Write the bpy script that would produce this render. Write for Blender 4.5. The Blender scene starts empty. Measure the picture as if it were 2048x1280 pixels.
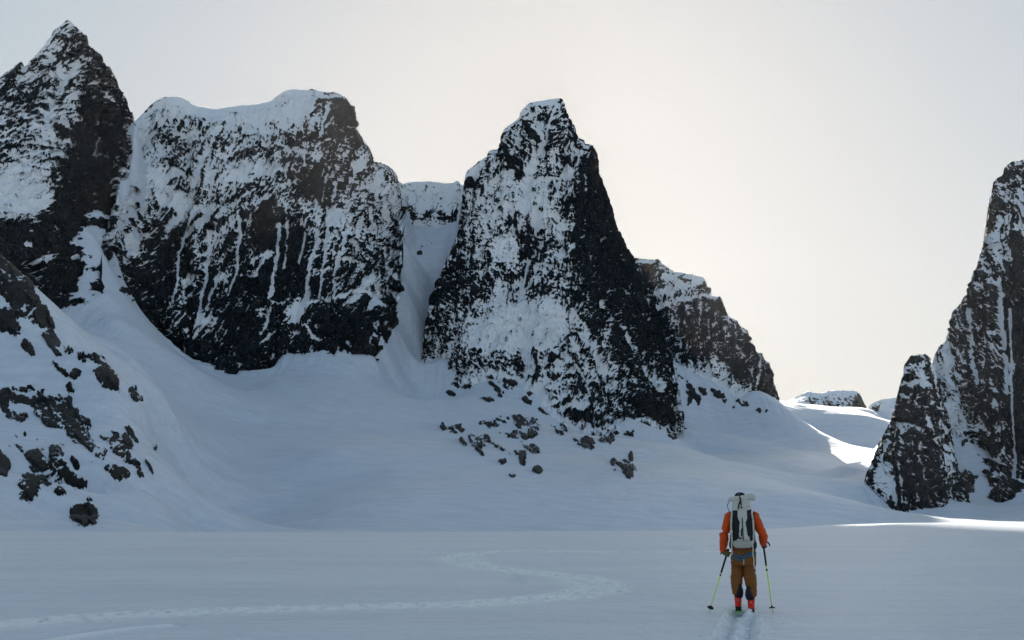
import bpy, math, random
import numpy as np
from math import radians, sin, cos, pi
from mathutils import Vector, Matrix

random.seed(7)
C = bpy.context.scene.collection

# ------------------------------------------------------------------ camera
F_PX, CX, CY, HOR = 2200.0, 1024.0, 640.0, 1019.0
EYE = 1.6
PITCH = math.atan((HOR - CY) / F_PX)
cam = bpy.data.cameras.new('camera')
camera = bpy.data.objects.new('camera', cam)
C.objects.link(camera)
camera.location = (0, 0, EYE)
camera.rotation_euler = (pi / 2 + PITCH, 0, 0)
cam.sensor_width = 36
cam.lens = 36 * F_PX / 2048
cam.clip_start = 0.1
cam.clip_end = 20000
bpy.context.scene.camera = camera

# ------------------------------------------------------------------ sky and sun
SUN_AZ = radians(2.9)      # to the right of straight ahead
SUN_EL = radians(18.8)
world = bpy.data.worlds.new('World')
bpy.context.scene.world = world
world.use_nodes = True
wn, wl = world.node_tree.nodes, world.node_tree.links
bg = wn['Background']
sky = wn.new('ShaderNodeTexSky')
sky.sky_type = 'NISHITA'
sky.sun_disc = False
sky.sun_elevation = SUN_EL
sky.sun_rotation = SUN_AZ
sky.altitude = 1200
sky.air_density = 1.0
sky.dust_density = 1.2
sky.ozone_density = 3.0
# thin high haze evens out the glare round the sun: c -> c / (1 + c / limit)
_add = wn.new('ShaderNodeVectorMath'); _add.operation = 'MULTIPLY_ADD'
wl.new(sky.outputs[0], _add.inputs[0])
_add.inputs[1].default_value = (0.1 / 0.188, 0.1 / 0.180, 0.1 / 0.169)
_add.inputs[2].default_value = (1, 1, 1)
_div = wn.new('ShaderNodeVectorMath'); _div.operation = 'DIVIDE'
wl.new(sky.outputs[0], _div.inputs[0]); wl.new(_add.outputs[0], _div.inputs[1])
wl.new(_div.outputs[0], bg.inputs[0])
bg.inputs[1].default_value = 0.10
sl = bpy.data.lights.new('sun', 'SUN')
sl.energy = 2.5
sl.angle = radians(0.5)
sl.color = (1.0, 0.94, 0.84)
sun = bpy.data.objects.new('sun', sl)
C.objects.link(sun)
sd = Vector((sin(SUN_AZ) * cos(SUN_EL), cos(SUN_AZ) * cos(SUN_EL), sin(SUN_EL)))
sun.rotation_euler = sd.to_track_quat('Z', 'Y').to_euler()
vs = bpy.context.scene.view_settings
vs.view_transform = 'Standard'
vs.look = 'None'
vs.exposure = 2.3
vs.gamma = 1.0

# ------------------------------------------------------------------ helpers
def ray(px, py):
    dx = np.asarray(px, float) - CX
    dy = CY - np.asarray(py, float)
    y = F_PX * cos(PITCH) - dy * sin(PITCH)
    z = F_PX * sin(PITCH) + dy * cos(PITCH)
    return dx / y, z / y

def at(px, py, D):
    rx, rz = ray(px, py)
    return rx * D, D * np.ones_like(rx), EYE + rz * D

def project(x, y, z):
    z = z - EYE
    cy_ = y * cos(PITCH) + z * sin(PITCH)
    cz = -y * sin(PITCH) + z * cos(PITCH)
    return CX + F_PX * x / cy_, CY - F_PX * cz / cy_

def tag(o, label=None, cat=None, group=None, kind=None):
    if label: o['label'] = label
    if cat: o['category'] = cat
    if group: o['group'] = group
    if kind: o['kind'] = kind
    return o

_perm = np.random.RandomState(3).permutation(256).astype(np.int32)
_perm = np.concatenate([_perm, _perm, _perm])
_g = np.random.RandomState(5).normal(size=(256, 3)).astype(np.float32)
_g /= np.linalg.norm(_g, axis=1)[:, None]

def perlin(x, y, z):
    """gradient noise about -1..1"""
    x = np.asarray(x, np.float32); y = np.asarray(y, np.float32); z = np.asarray(z, np.float32)
    x, y, z = np.broadcast_arrays(x, y, z)
    xi = np.floor(x); yi = np.floor(y); zi = np.floor(z)
    fx = x - xi; fy = y - yi; fz = z - zi
    xi = xi.astype(np.int32) & 255; yi = yi.astype(np.int32) & 255; zi = zi.astype(np.int32) & 255
    u = fx * fx * fx * (fx * (fx * 6 - 15) + 10)
    v = fy * fy * fy * (fy * (fy * 6 - 15) + 10)
    w = fz * fz * fz * (fz * (fz * 6 - 15) + 10)
    out = 0
    for a in (0, 1):
        pa = _perm[xi + a]
        wa = u if a else 1 - u
        for b in (0, 1):
            pb = _perm[pa + yi + b]
            wb = wa * (v if b else 1 - v)
            for c in (0, 1):
                h = _perm[pb + zi + c] & 255
                g = _g[h]
                out = out + wb * (w if c else 1 - w) * (g[..., 0] * (fx - a) + g[..., 1] * (fy - b) + g[..., 2] * (fz - c))
    return out * 1.6

def fbm(x, y, z, octaves=4, lac=2.03, gain=0.5, ridged=False):
    s, a, t = 0, 1.0, 0.0
    for k in range(octaves):
        n = perlin(x + 17.3 * k, y - 9.1 * k, z + 4.7 * k)
        if ridged: n = 1 - 2.2 * np.abs(n)
        s = s + a * n; t += a
        x, y, z, a = x * lac, y * lac, z * lac, a * gain
    return s / t

def blocky(x, y, z, seed=0):
    """facetted, stepped noise: F1 cell height of a jittered lattice, in about 0..1 (flat cells, sharp breaks)"""
    rs = np.random.RandomState(seed + 40)
    jit = rs.rand(256, 4).astype(np.float32)
    x = np.asarray(x, np.float32); y = np.asarray(y, np.float32); z = np.asarray(z, np.float32)
    xi = np.floor(x).astype(np.int32); yi = np.floor(y).astype(np.int32); zi = np.floor(z).astype(np.int32)
    best = np.full(x.shape, 9.0, np.float32); val = np.zeros(x.shape, np.float32); sec = best.copy()
    for a in (-1, 0, 1):
        for b in (-1, 0, 1):
            for c in (-1, 0, 1):
                h = _perm[(_perm[(_perm[(xi + a) & 255] + yi + b) & 255] + zi + c) & 255]
                j = jit[h]
                ex = xi + a + j[..., 0] - x; ey = yi + b + j[..., 1] - y; ez = zi + c + j[..., 2] - z
                d = ex * ex + ey * ey + ez * ez
                m = d < best
                sec = np.where(m, best, np.minimum(sec, d))
                val = np.where(m, j[..., 3] + 0.55 * (ex * (j[..., 0] - .5) + ez * (j[..., 1] - .5)) * 2, val)
                best = np.where(m, d, best)
    return val, np.sqrt(sec) - np.sqrt(best)

def tps_fit(P, v, smooth=0.0):
    P = np.asarray(P, float); n = len(P)
    ctr = P.mean(0); sc = P.std() + 1e-9
    Q = (P - ctr) / sc
    r2 = ((Q[:, None] - Q[None]) ** 2).sum(-1)
    K = 0.5 * r2 * np.log(r2 + 1e-12)
    A = np.zeros((n + 3, n + 3)); A[:n, :n] = K + smooth * np.eye(n)
    A[:n, n] = 1; A[:n, n + 1:] = Q; A[n, :n] = 1; A[n + 1:, :n] = Q.T
    b = np.zeros(n + 3); b[:n] = v
    w = np.linalg.solve(A, b)
    def ev(X, Y):
        X = (np.asarray(X, float) - ctr[0]) / sc; Y = (np.asarray(Y, float) - ctr[1]) / sc
        out = w[n] + w[n + 1] * X + w[n + 2] * Y
        for i in range(n):
            r = (X - Q[i, 0]) ** 2 + (Y - Q[i, 1]) ** 2
            out = out + w[i] * 0.5 * r * np.log(r + 1e-12)
        return out
    return ev

def boxblur(a, ky, kx):
    for ax, k in ((0, ky), (1, kx)):
        if k < 1: continue
        p = np.pad(a, [(k + 1, k) if i == ax else (0, 0) for i in range(2)], mode='edge')
        c = np.cumsum(p, axis=ax, dtype=np.float64)
        n = a.shape[ax]
        hi = np.take(c, np.arange(2 * k + 1, 2 * k + 1 + n), axis=ax)
        lo = np.take(c, np.arange(0, n), axis=ax)
        a = (hi - lo) / (2 * k + 1)
    return a

def sstep(a, b, x):
    t = np.clip((x - a) / (b - a), 0, 1)
    return t * t * (3 - 2 * t)

def grid_mesh(name, V, mat, attrs=None, smooth=True, wrap=False, flip=False):
    """V: (rows, cols, 3) -> one mesh object"""
    nr, nc = V.shape[:2]
    me = bpy.data.meshes.new(name)
    idx = np.arange(nr * nc, dtype=np.int32).reshape(nr, nc)
    if wrap: idx = np.concatenate([idx, idx[:, :1]], axis=1)
    a, b, c, d = idx[:-1, :-1], idx[:-1, 1:], idx[1:, 1:], idx[1:, :-1]
    q = np.stack([a, d, c, b] if flip else [a, b, c, d], axis=-1).reshape(-1)
    nf = q.size // 4
    me.vertices.add(nr * nc)
    me.vertices.foreach_set('co', V.astype(np.float32).reshape(-1))
    me.loops.add(nf * 4)
    me.loops.foreach_set('vertex_index', q)
    me.polygons.add(nf)
    me.polygons.foreach_set('loop_start', np.arange(0, nf * 4, 4, dtype=np.int32))
    me.polygons.foreach_set('loop_total', np.full(nf, 4, np.int32))
    me.polygons.foreach_set('use_smooth', np.full(nf, smooth, bool))
    for k, arr in (attrs or {}).items():
        at_ = me.attributes.new(k, 'FLOAT', 'POINT')
        at_.data.foreach_set('value', arr.astype(np.float32).reshape(-1))
    me.update()
    me.materials.append(mat)
    o = bpy.data.objects.new(name, me)
    C.objects.link(o)
    return o

def grid_normals(V):
    du = np.gradient(V, axis=1); dv = np.gradient(V, axis=0)
    n = np.cross(du, dv)
    n /= np.linalg.norm(n, axis=-1, keepdims=True) + 1e-9
    return n

# ------------------------------------------------------------------ materials
class NT:
    def __init__(s, name):
        s.m = bpy.data.materials.new(name); s.m.use_nodes = True
        s.t = s.m.node_tree; s.t.nodes.clear()
        s.out = s.t.nodes.new('ShaderNodeOutputMaterial')
    def n(s, typ, ins=None, **kw):
        nd = s.t.nodes.new('ShaderNode' + typ)
        for k, v in kw.items(): setattr(nd, k, v)
        for k, v in (ins or {}).items():
            if hasattr(v, 'bl_rna') and isinstance(v, bpy.types.NodeSocket): s.t.links.new(v, nd.inputs[k])
            else: nd.inputs[k].default_value = v
        return nd
    def math(s, op, a, b=0.0, c=0.0, clamp=False):
        nd = s.t.nodes.new('ShaderNodeMath'); nd.operation = op; nd.use_clamp = clamp
        for i, v in enumerate((a, b, c)):
            if isinstance(v, bpy.types.NodeSocket): s.t.links.new(v, nd.inputs[i])
            else: nd.inputs[i].default_value = v
        return nd.outputs[0]
    def mix(s, f, a, b):
        nd = s.t.nodes.new('ShaderNodeMix'); nd.data_type = 'RGBA'
        for i, v in ((0, f), (6, a), (7, b)):
            if isinstance(v, bpy.types.NodeSocket): s.t.links.new(v, nd.inputs[i])
            else: nd.inputs[i].default_value = (*v, 1) if isinstance(v, tuple) and len(v) == 3 else v
        return nd.outputs[2]
    def mapr(s, v, a, b, c=0.0, d=1.0, smooth=False):
        nd = s.n('MapRange', {0: v, 1: a, 2: b, 3: c, 4: d})
        if smooth: nd.interpolation_type = 'SMOOTHSTEP'
        return nd.outputs[0]
    def noise(s, vec, scale, detail=4.0, rough=0.5, dist=0.0):
        return s.n('TexNoise', {'Vector': vec, 'Scale': scale, 'Detail': detail, 'Roughness': rough, 'Distortion': dist}).outputs[0]
    def surf(s, x): s.t.links.new(x, s.out.inputs[0])

def rock_snow_material(name, warm=0.0, rock_a=(0.005, 0.017, 0.026), rock_b=(0.10, 0.076, 0.054), streak=(0.18, 0.18, 0.045)):
    m = NT(name)
    geo = m.n('NewGeometry')
    P = geo.outputs['Position']
    rock = m.n('Attribute', attribute_name='rock').outputs['Fac']
    brown = m.n('Attribute', attribute_name='brown').outputs['Fac']
    mp = m.n('Mapping', {'Vector': P, 'Scale': streak}).outputs[0]
    n1 = m.noise(mp, 1.0, 5, 0.65)
    n2 = m.noise(P, 0.6, 6, 0.8)
    e = m.math('ADD', m.math('MULTIPLY', m.math('SUBTRACT', n1, 0.5), 0.6), m.math('MULTIPLY', m.math('SUBTRACT', n2, 0.5), 0.9))
    mask = m.mapr(m.math('ADD', rock, e), -0.06, 0.06, smooth=True)
    # rock colour; brown patches mix rock tint with painted-in sun flare
    c1 = m.noise(P, 0.03, 4, 0.6)
    c2 = m.noise(mp, 2.5, 5, 0.7)
    bw = m.math('MULTIPLY_ADD', brown, 0.65, m.mapr(c1, 0.5, 0.8, 0, 0.2), clamp=True)
    rc = m.mix(bw, rock_a, rock_b)
    rc = m.mix(m.mapr(c2, 0.35, 0.7), rc, m.mix(0.55, rc, (0.004, 0.005, 0.006)))
    cel = m.n('TexVoronoi', {'Vector': mp, 'Scale': 2.0}).outputs['Color']
    cel2 = m.n('TexVoronoi', {'Vector': m.n('Mapping', {'Vector': P, 'Scale': (0.30, 0.30, 0.16), 'Rotation': (0.2, 0.5, 0)}).outputs[0], 'Scale': 1.0}).outputs['Color']
    cv = m.math('MULTIPLY', m.n('SeparateColor', {0: cel}).outputs[0], m.n('SeparateColor', {0: cel2}).outputs[1])
    rc = m.mix(m.mapr(cv, 0.05, 0.75), m.mix(0.5, rc, (0.002, 0.004, 0.005)), m.mix(0.3, rc, (0.05, 0.056, 0.056)))
    rime = m.math('MULTIPLY', m.mapr(m.noise(mp, 5.0, 5, 0.85), 0.55, 0.66), 0.4)
    rc = m.mix(rime, rc, (0.45, 0.47, 0.5))
    sc = m.mix(m.noise(P, 0.02, 3, 0.5), (0.80, 0.82, 0.86), (0.86, 0.87, 0.89))
    col = m.mix(mask, sc, rc)
    # relief: rock stands rough, snow lies soft
    h1 = m.noise(mp, 3.0, 6, 0.75)
    vor = m.n('TexVoronoi', {'Vector': mp, 'Scale': 2.2}, feature='DISTANCE_TO_EDGE').outputs[0]
    hr = m.math('ADD', m.math('MULTIPLY', h1, 1.6), m.math('MULTIPLY', m.mapr(vor, 0, 0.12), 0.5))
    hs = m.math('MULTIPLY', m.noise(P, 0.25, 5, 0.6), 0.7)
    h = m.math('ADD', m.math('MULTIPLY', hr, mask), m.math('MULTIPLY', hs, m.math('SUBTRACT', 1.0, mask)))
    b = m.n('Bump', {'Height': h, 'Distance': 2.4, 'Strength': 0.85})
    ro = m.mapr(mask, 0, 1, 0.75, 0.72)
    bs = m.n('BsdfPrincipled', {'Base Color': col, 'Roughness': ro, 'Normal': b.outputs[0]})
    bs.inputs['Specular IOR Level'].default_value = 0.10
    m.surf(bs.outputs[0])
    return m.m

ROCK_SNOW = rock_snow_material('rock_and_snow')

def snow_material():
    m = NT('snowfield')
    geo = m.n('NewGeometry'); P = geo.outputs['Position']
    rock = m.n('Attribute', attribute_name='rock').outputs['Fac']
    n2 = m.noise(P, 0.5, 6, 0.8); n3 = m.noise(P, 1.4, 5, 0.8)
    e = m.math('ADD', m.math('MULTIPLY', m.math('SUBTRACT', n2, 0.5), 0.6), m.math('MULTIPLY', m.math('SUBTRACT', n3, 0.5), 0.4))
    mask = m.mapr(m.math('ADD', rock, e), -0.03, 0.03, smooth=True)
    c1 = m.noise(P, 0.08, 4, 0.6)
    rc = m.mix(m.mapr(c1, 0.4, 0.7), (0.012, 0.016, 0.017), (0.045, 0.040, 0.028))
    rc = m.mix(m.mapr(m.noise(P, 1.2, 5, 0.7), 0.35, 0.7), rc, (0.006, 0.008, 0.009))
    # wind-packed and loose snow differ; track whitening also paints in the sky glow
    mp = m.n('Mapping', {'Vector': P, 'Scale': (0.06, 0.25, 0.25)}).outputs[0]
    sc = m.mix(m.mapr(m.noise(mp, 1.0, 5, 0.6), 0.35, 0.65), (0.59, 0.625, 0.70), (0.70, 0.73, 0.785))
    mq = m.n('Mapping', {'Vector': P, 'Scale': (0.5, 2.2, 1.0), 'Rotation': (0, 0, 0.12)}).outputs[0]
    sc = m.mix(m.mapr(m.noise(mq, 1.0, 7, 0.75), 0.42, 0.62), m.mix(0.12, sc, (0.30, 0.34, 0.42)), sc)
    ls = m.n('Attribute', attribute_name='loose_glow').outputs['Fac']
    sc = m.mix(m.math('MULTIPLY', ls, 1.3, clamp=True), sc, (0.97, 0.96, 0.94))
    col = m.mix(mask, sc, rc)
    fine = m.noise(P, 22.0, 3, 0.6)
    mps = m.n('Mapping', {'Vector': P, 'Scale': (0.35, 1.6, 1.0), 'Rotation': (0, 0, 0.12)}).outputs[0]
    sas = m.noise(mps, 1.3, 6, 0.62)
    big = m.noise(P, 0.22, 4, 0.5)
    mpw = m.n('Mapping', {'Vector': P, 'Scale': (0.05, 0.02, 0.05), 'Rotation': (0, 0, 0.5)}).outputs[0]
    wnd = m.noise(mpw, 1.0, 8, 0.68, 0.6)
    hs = m.math('ADD', m.math('ADD', m.math('MULTIPLY', wnd, 0.9), m.math('MULTIPLY', fine, m.math('ADD', 0.016, m.math('MULTIPLY', ls, 0.012)))), m.math('ADD', m.math('MULTIPLY', sas, 0.08), m.math('MULTIPLY', big, 0.12)))
    hr = m.math('MULTIPLY', m.noise(P, 0.8, 6, 0.75), 2.4)
    h = m.math('ADD', hs, m.math('MULTIPLY', hr, mask))
    b = m.n('Bump', {'Height': h, 'Distance': 1.0, 'Strength': 0.9})
    bs = m.n('BsdfPrincipled', {'Base Color': col, 'Roughness': 0.42, 'Normal': b.outputs[0]})
    m.t.links.new(m.math('ADD', m.math('MULTIPLY', m.math('SUBTRACT', 1.0, mask), 0.45), 0.1), bs.inputs['Specular IOR Level'])
    m.t.links.new(m.math('MULTIPLY', m.math('SUBTRACT', 1.0, mask), m.math('ADD', m.math('MULTIPLY', ls, 0.4), 0.6)), bs.inputs['Sheen Weight'])
    bs.inputs['Sheen Roughness'].default_value = 0.2
    m.surf(bs.outputs[0])
    return m.m
SNOW = snow_material()

# ------------------------------------------------------------------ rock cover traced on the faces (0 = all snow, 9 = all rock), cells of 32 photo pixels
GR = {
 1: (0, "333336888"), 2: (0, "222258888"), 3: (0, "333376888"), 4: (0, "533425888"), 5: (0, "343328878"),
 6: (0, "343429788" "32100000003578" "xxxxxxxxxx137"), 7: (0, "343139988" "2112111002579888"[1:] ),
}
def G_row(r, *segs):
    for c0, s in segs:
        for k, ch in enumerate(s):
            if ch != 'x': GRID[r, c0 + k] = int(ch) / 9.0; HAVE[r, c0 + k] = True
GRID = np.zeros((41, 66)); HAVE = np.zeros((41, 66), bool)
G_row(1, (0, "333336888"))
G_row(2, (0, "222258888"))
G_row(3, (0, "333376888"))
G_row(4, (0, "533425888"))
G_row(5, (0, "343328878"))
G_row(6, (0, "343429788"), (9, "32100000003578"), (32, "3137777"))
G_row(7, (0, "34313998"), (8, "121111211002579888"[:15]), (31, "235556"))
G_row(8, (0, "22236998"), (8, "035352233466678" "8"), (31, "3366566"))
G_row(9, (0, "42224998"), (8, "12443455444466572" "3"), (29, "2336554599"))
G_row(10, (0, "21237987"), (8, "123422112457664" "45"), (29, "5646244799"))
G_row(11, (0, "0116898"), (7, "110253334358875" "5232"), (26, "1175333133589"))
G_row(12, (0, "00389998"), (7, "2132144444456735" "322"), (25, "11543340237999"[:14]))
G_row(13, (0, "2179999"), (7, "444544435765323" "4433"), (25, "4755323312479" "99"))
G_row(14, (0, "6799999"), (7, "757564556768544" "334"), (27, "5542455357899"))
G_row(15, (0, "8898899"), (7, "646863456788644" "4554"), (27, "564325554799999"))
G_row(16, (0, "98788999"), (7, "767855666788755" "5655"), (27, "76544543579999" "44"))
G_row(17, (0, "99788999"), (7, "488856668998866" "6455"), (26, "776665434477899" "44555"))
G_row(18, (0, "99878999"), (7, "569757687785775" "6455"), (26, "866563454777898" "345555"))
G_row(19, (0, "986788888"), (9, "866576768668777" "766"), (26, "5555210234578986" "6676666"))
G_row(20, (0, "886787"), (10, "663488775" "8888876"), (26, "6641001025678887677667777"[:25]))
G_row(21, (0, "8867"), (10, "8887888778" "989888"), (26, "654132415655778" "86777788888"))
G_row(22, (10, "8988788888" "888888"), (26, "5355455364345" "67757466788888"))
G_row(23, (10, "9988888888" "888888"), (26, "5554435522346" "67730145778888"))
G_row(24, (26, "5511001236646" "78741112688888"))
G_row(25, (26, "000000002765788" "72111112688"))
G_row(26, (30, "00000357347888"))
G_row(27, (34, "0013134788"))
# right-hand walls
G_row(9, (60, "888666")); G_row(10, (60, "888666")); G_row(11, (60, "885666")); G_row(12, (60, "886445")); G_row(13, (60, "896555"))
G_row(14, (60, "885455")); G_row(15, (60, "762888")); G_row(16, (59, "7763888")); G_row(17, (59, "8866999")); G_row(18, (59, "7767999"))
G_row(19, (58, "77676999")); G_row(20, (58, "66766999")); G_row(21, (55, "66647765999"[:11])); G_row(22, (55, "666336659" "99"))
G_row(23, (55, "664246769" "99")); G_row(24, (54, "66766477799" "9")); G_row(25, (54, "6677516779" "99")); G_row(26, (54, "6667514679" "99"))
G_row(27, (53, "66677736679" "99")); G_row(28, (53, "3377773266888")); G_row(29, (53, "6658875766488")); G_row(30, (53, "66488867668" "88"))
G_row(31, (53, "6668885777788")); G_row(32, (53, "7778887777788"))
# fill the unset cells from their neighbours
for it in range(40):
    if HAVE.all(): break
    acc = np.zeros_like(GRID); cnt = np.zeros_like(GRID)
    for dy, dx in ((0, 1), (0, -1), (1, 0), (-1, 0)):
        s = np.roll(np.where(HAVE, GRID, 0), (dy, dx), (0, 1)); h = np.roll(HAVE, (dy, dx), (0, 1)).astype(float)
        if dy == 1: s[0] = 0; h[0] = 0
        if dy == -1: s[-1] = 0; h[-1] = 0
        if dx == 1: s[:, 0] = 0; h[:, 0] = 0
        if dx == -1: s[:, -1] = 0; h[:, -1] = 0
        acc += s; cnt += h
    new = (~HAVE) & (cnt > 0)
    GRID[new] = (acc / np.maximum(cnt, 1))[new]; HAVE |= new

def grid_sample(px, py):
    u = np.clip(px / 32 - 0.5, 0, 64.99); v = np.clip(py / 32 - 0.5, 0, 39.99)
    i = u.astype(int); j = v.astype(int); fu = u - i; fv = v - j
    return (GRID[j, i] * (1 - fu) + GRID[j, i + 1] * fu) * (1 - fv) + (GRID[j + 1, i] * (1 - fu) + GRID[j + 1, i + 1] * fu) * fv

def stroke_dist(px, py, pts):
    d = np.full(px.shape, 1e9)
    for (x0, y0), (x1, y1) in zip(pts[:-1], pts[1:]):
        vx, vy = x1 - x0, y1 - y0
        t = np.clip(((px - x0) * vx + (py - y0) * vy) / (vx * vx + vy * vy + 1e-9), 0, 1)
        d = np.minimum(d, np.hypot(px - x0 - t * vx, py - y0 - t * vy))
    return d

def ellipse_field(px, py, e):
    cx, cy, rx, ry, ang = e[:5]
    c, s = cos(radians(ang)), sin(radians(ang))
    dx, dy = px - cx, py - cy
    return np.hypot((dx * c + dy * s) / rx, (-dx * s + dy * c) / ry)

# ------------------------------------------------------------------ mountains
TERR = []      # points of the snow surface shared with the foot of each wall

def mountain(name, label, cat, ridge, base, face, strokes=(), spots=(), lean=(0.15, 0.0), amp=1.0, brown=(), ext=14,
             step=1.15, seed=0, stair=0.6, rib=1.0, dip=0.12, dens_add=0.0, fade=0.8, override=None):
    """ridge / base: (px, py, distance) traced lines; face: more (px, py, distance) points of the front face.
    The front falls from the ridge to the foot, the back falls away behind the ridge."""
    ridge = np.array(ridge, float); base = np.array(base, float)
    for b in base: TERR.append(tuple(b))
    ctrl = np.array([tuple(r) for r in ridge[::2]] + [tuple(b) for b in base] + list(face), float)
    Df = tps_fit(ctrl[:, :2], ctrl[:, 2], 1e-3)
    seg = np.hypot(np.diff(ridge[:, 0]), np.diff(ridge[:, 1]) * 0.45)
    t = np.concatenate([[0], np.cumsum(seg)])
    n = int(t[-1] / step)
    ts = np.linspace(0, t[-1], n)
    rpx = np.interp(ts, t, ridge[:, 0]); rpy = np.interp(ts, t, ridge[:, 1])
    rD = np.interp(ts, t, ridge[:, 2])
    foot_y = np.interp(rpx, base[:, 0], base[:, 1])
    ext = np.interp(rpx, [e[0] for e in ext], [e[1] for e in ext]) if isinstance(ext, list) else ext / (1 + np.abs(np.interp(rpx, base[1:, 0], np.diff(base[:, 1]) / np.maximum(np.diff(base[:, 0]), 1))))
    bpy_ = foot_y + ext
    H = np.maximum(bpy_ - rpy, 6)
    nr = int(np.percentile(H, 92) / step)
    v = np.linspace(0, 1, nr)[:, None]
    px = np.repeat(rpx[None], nr, 0); py = rpy[None] + v * H[None]
    pyc = np.minimum(py, (bpy_ - ext)[None])
    D = Df(px, pyc)
    # keep the traced ridge distance on the ridge itself
    corr = (rD - D[0])[None] * np.clip(1 - (py - rpy[None]) / 40, 0, 1)
    D = D + corr
    X, Y, Z = at(px, py, D)
    V = np.stack([X, Y, Z], -1)
    # ---- relief
    N = grid_normals(V)
    N = np.where((N[..., 1:2] > 0), -N, N)
    lx, ly = lean
    U = X - lx * Z; W = Z + ly * X        # streak-aligned coordinates
    s = seed * 31.7
    big = fbm(U / 60 + s, Y / 90, W / 110, 3)
    mid = fbm(U / 18 + s, Y / 18, W / 26, 6, gain=0.6)
    b1, e1 = blocky(U / 15 + s, Y / 22, W / 24, seed)
    b2, e2 = blocky(U / 3.4 + s, Y / 5, W / 5, seed + 1)
    edge = sstep(0, 30, py - rpy[None])   # keep the traced skyline
    d = big * 12 * edge + (b1 - 0.5) * 5 * (0.35 + 0.65 * edge) + (b2 - 0.5) * 1.6 * (0.5 + 0.5 * edge) + mid * 2.6 * (0.4 + 0.6 * edge)
    # joints running down the face: sharp ribs and gullies; ledges across it: treads that step back going up
    warp = fbm(U / 45 + s, Y / 60, W / 50, 3)
    for p, A in ((24, 5.5), (9, 2.6), (3.8, 1.25), (1.9, 0.5)):
        q = U / p + 1.1 * warp * 26 / p * 0.5 + 0.35 * perlin(U / p + s, Y / 40, W / (3.2 * p)) + s
        tri = 1 - 2 * np.abs(q - np.floor(q) - 0.5)
        am = 0.25 + 0.75 * sstep(-0.35, 0.35, perlin(U / (2.5 * p), Y / 60, W / (5 * p) + s))
        d = d + rib * A * (tri - 0.5) * am * edge
    for p, A in ((15, 3.4), (6, 1.8), (2.6, 0.85)):
        q = (W + dip * U) / p + 0.9 * perlin(U / (2.2 * p) + s, Y / 50, W / (4 * p)) + 0.5 * warp
        fr = q - np.floor(q)
        fr = np.where(fr < 0.82, fr / 0.82, (1 - fr) / 0.18)
        am = sstep(-0.25, 0.3, perlin(U / (1.8 * p) + 5 + s, Y / 60, W / (1.8 * p)))
        d = d + stair * A * (fr - 0.5) * am * edge
    d = d * amp
    for pts, wd, dep in strokes:
        q = stroke_dist(px, py, pts)
        d = d - dep * 1.6 * np.exp(-(q / (wd * 1.3)) ** 2)
    V1 = V + N * d[..., None]
    # ---- snow lies on what is flat or hollow, rock shows where the face is steep or sticks out
    N1 = grid_normals(V1)
    nz = np.abs(N1[..., 2]) * np.sign(-N1[..., 1] * 0 + 1)
    hollow = boxblur(d, 4, 4) - d
    hollow2 = boxblur(d, 24, 12) - d
    an = fbm(U / 1.7 + s, Y / 8, W / 13, 2)
    an2 = fbm(U / 22 + s, Y / 30, W / 36, 6, gain=0.7)
    an3 = fbm(U / 6 + s, Y / 9, W / 6 + 3, 4, gain=0.72)
    sc = zs(nz) * 1.2 + zs(hollow) * 0.75 + zs(hollow2) * 0.6 + zs(an) * 0.45 + zs(an2) * 0.6 + zs(an3) * 0.5
    ky, kx = int(24 / step), int(24 / step)
    mu = boxblur(sc, ky, kx); sg = np.sqrt(np.maximum(boxblur(sc * sc, ky, kx) - mu * mu, 1e-4))
    z = (sc - mu) / sg
    u = 1 / (1 + np.exp(-1.7 * z))
    dens = grid_sample(px, py) if override is None else override(px, py)
    dens = np.clip(dens, 0, 0.88) ** 1.2 + dens_add + 0.10 * fbm(px / 30 + s, py / 30, 0 * px, 2)
    wpx = fbm(px / 30 + s, py / 38, 0 * px + 2, 3)
    for e in spots:
        q = ellipse_field(px, py, e)
        w = 1 - sstep(0.7, 1.25, q + 0.35 * an2)
        dens = dens * (1 - w) + e[5] * w
    for pts, wd, dep in strokes:
        q = stroke_dist(px + 7 * wpx, py, pts)
        q = q + wd * (0.8 * an2 + 1.1 * an3)
        w = np.exp(-(q / wd) ** 2) * np.clip(0.85 + 0.9 * fbm(px / 25 + wd, py / 40, 0 * px, 2), 0, 1)
        dens = dens * (1 - w) + (0.02 if dep > 0 else 0.98) * w
    foot = (bpy_ - ext)[None] - py + 0.9 * fade * an2
    if fade > 2: dens = dens * (0.25 + 0.75 * sstep(-0.3 * fade, 1.1 * fade, foot))
    rock = dens * 1.06 - 0.02 - u
    rk = sstep(-0.10, 0.12, rock)
    d2 = rk * (0.9 + 1.4 * (fbm(U / 3.2 + s, Y / 6, W / 7, 3)) + 0.8 * (b2 - 0.5))
    V2 = V1 + N * (d2 * (0.3 + 0.7 * edge))[..., None] * amp
    br = np.zeros(px.shape)  # brown tint, partly painting warm sun flare onto the upper rock
    for e in brown:
        br = np.maximum(br, e[5] * (1 - sstep(0.6, 1.3, ellipse_field(px, py, e))))
    # ---- back
    K = 14
    tt = (np.linspace(0, 1, K + 1)[1:] ** 1.4)[::-1][:, None]
    top = V2[0]
    depth = np.maximum(top[:, 2] + 30, 20)
    bk = np.stack([top[None, :, 0] + 0 * tt, top[None, :, 1] + tt * depth[None] * 0.55, top[None, :, 2] - tt * depth[None]], -1)
    bn = fbm(bk[..., 0] / 30 + s, bk[..., 1] / 30, bk[..., 2] / 40, 3)
    bk[..., 1] += bn * 10 * np.minimum(tt * 4, 1)
    VV = np.concatenate([bk, V2], 0)
    R = np.concatenate([np.full((K, n), 0.15) + 0.4 * bn, rock], 0)
    B = np.concatenate([np.zeros((K, n)), br], 0)
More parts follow.
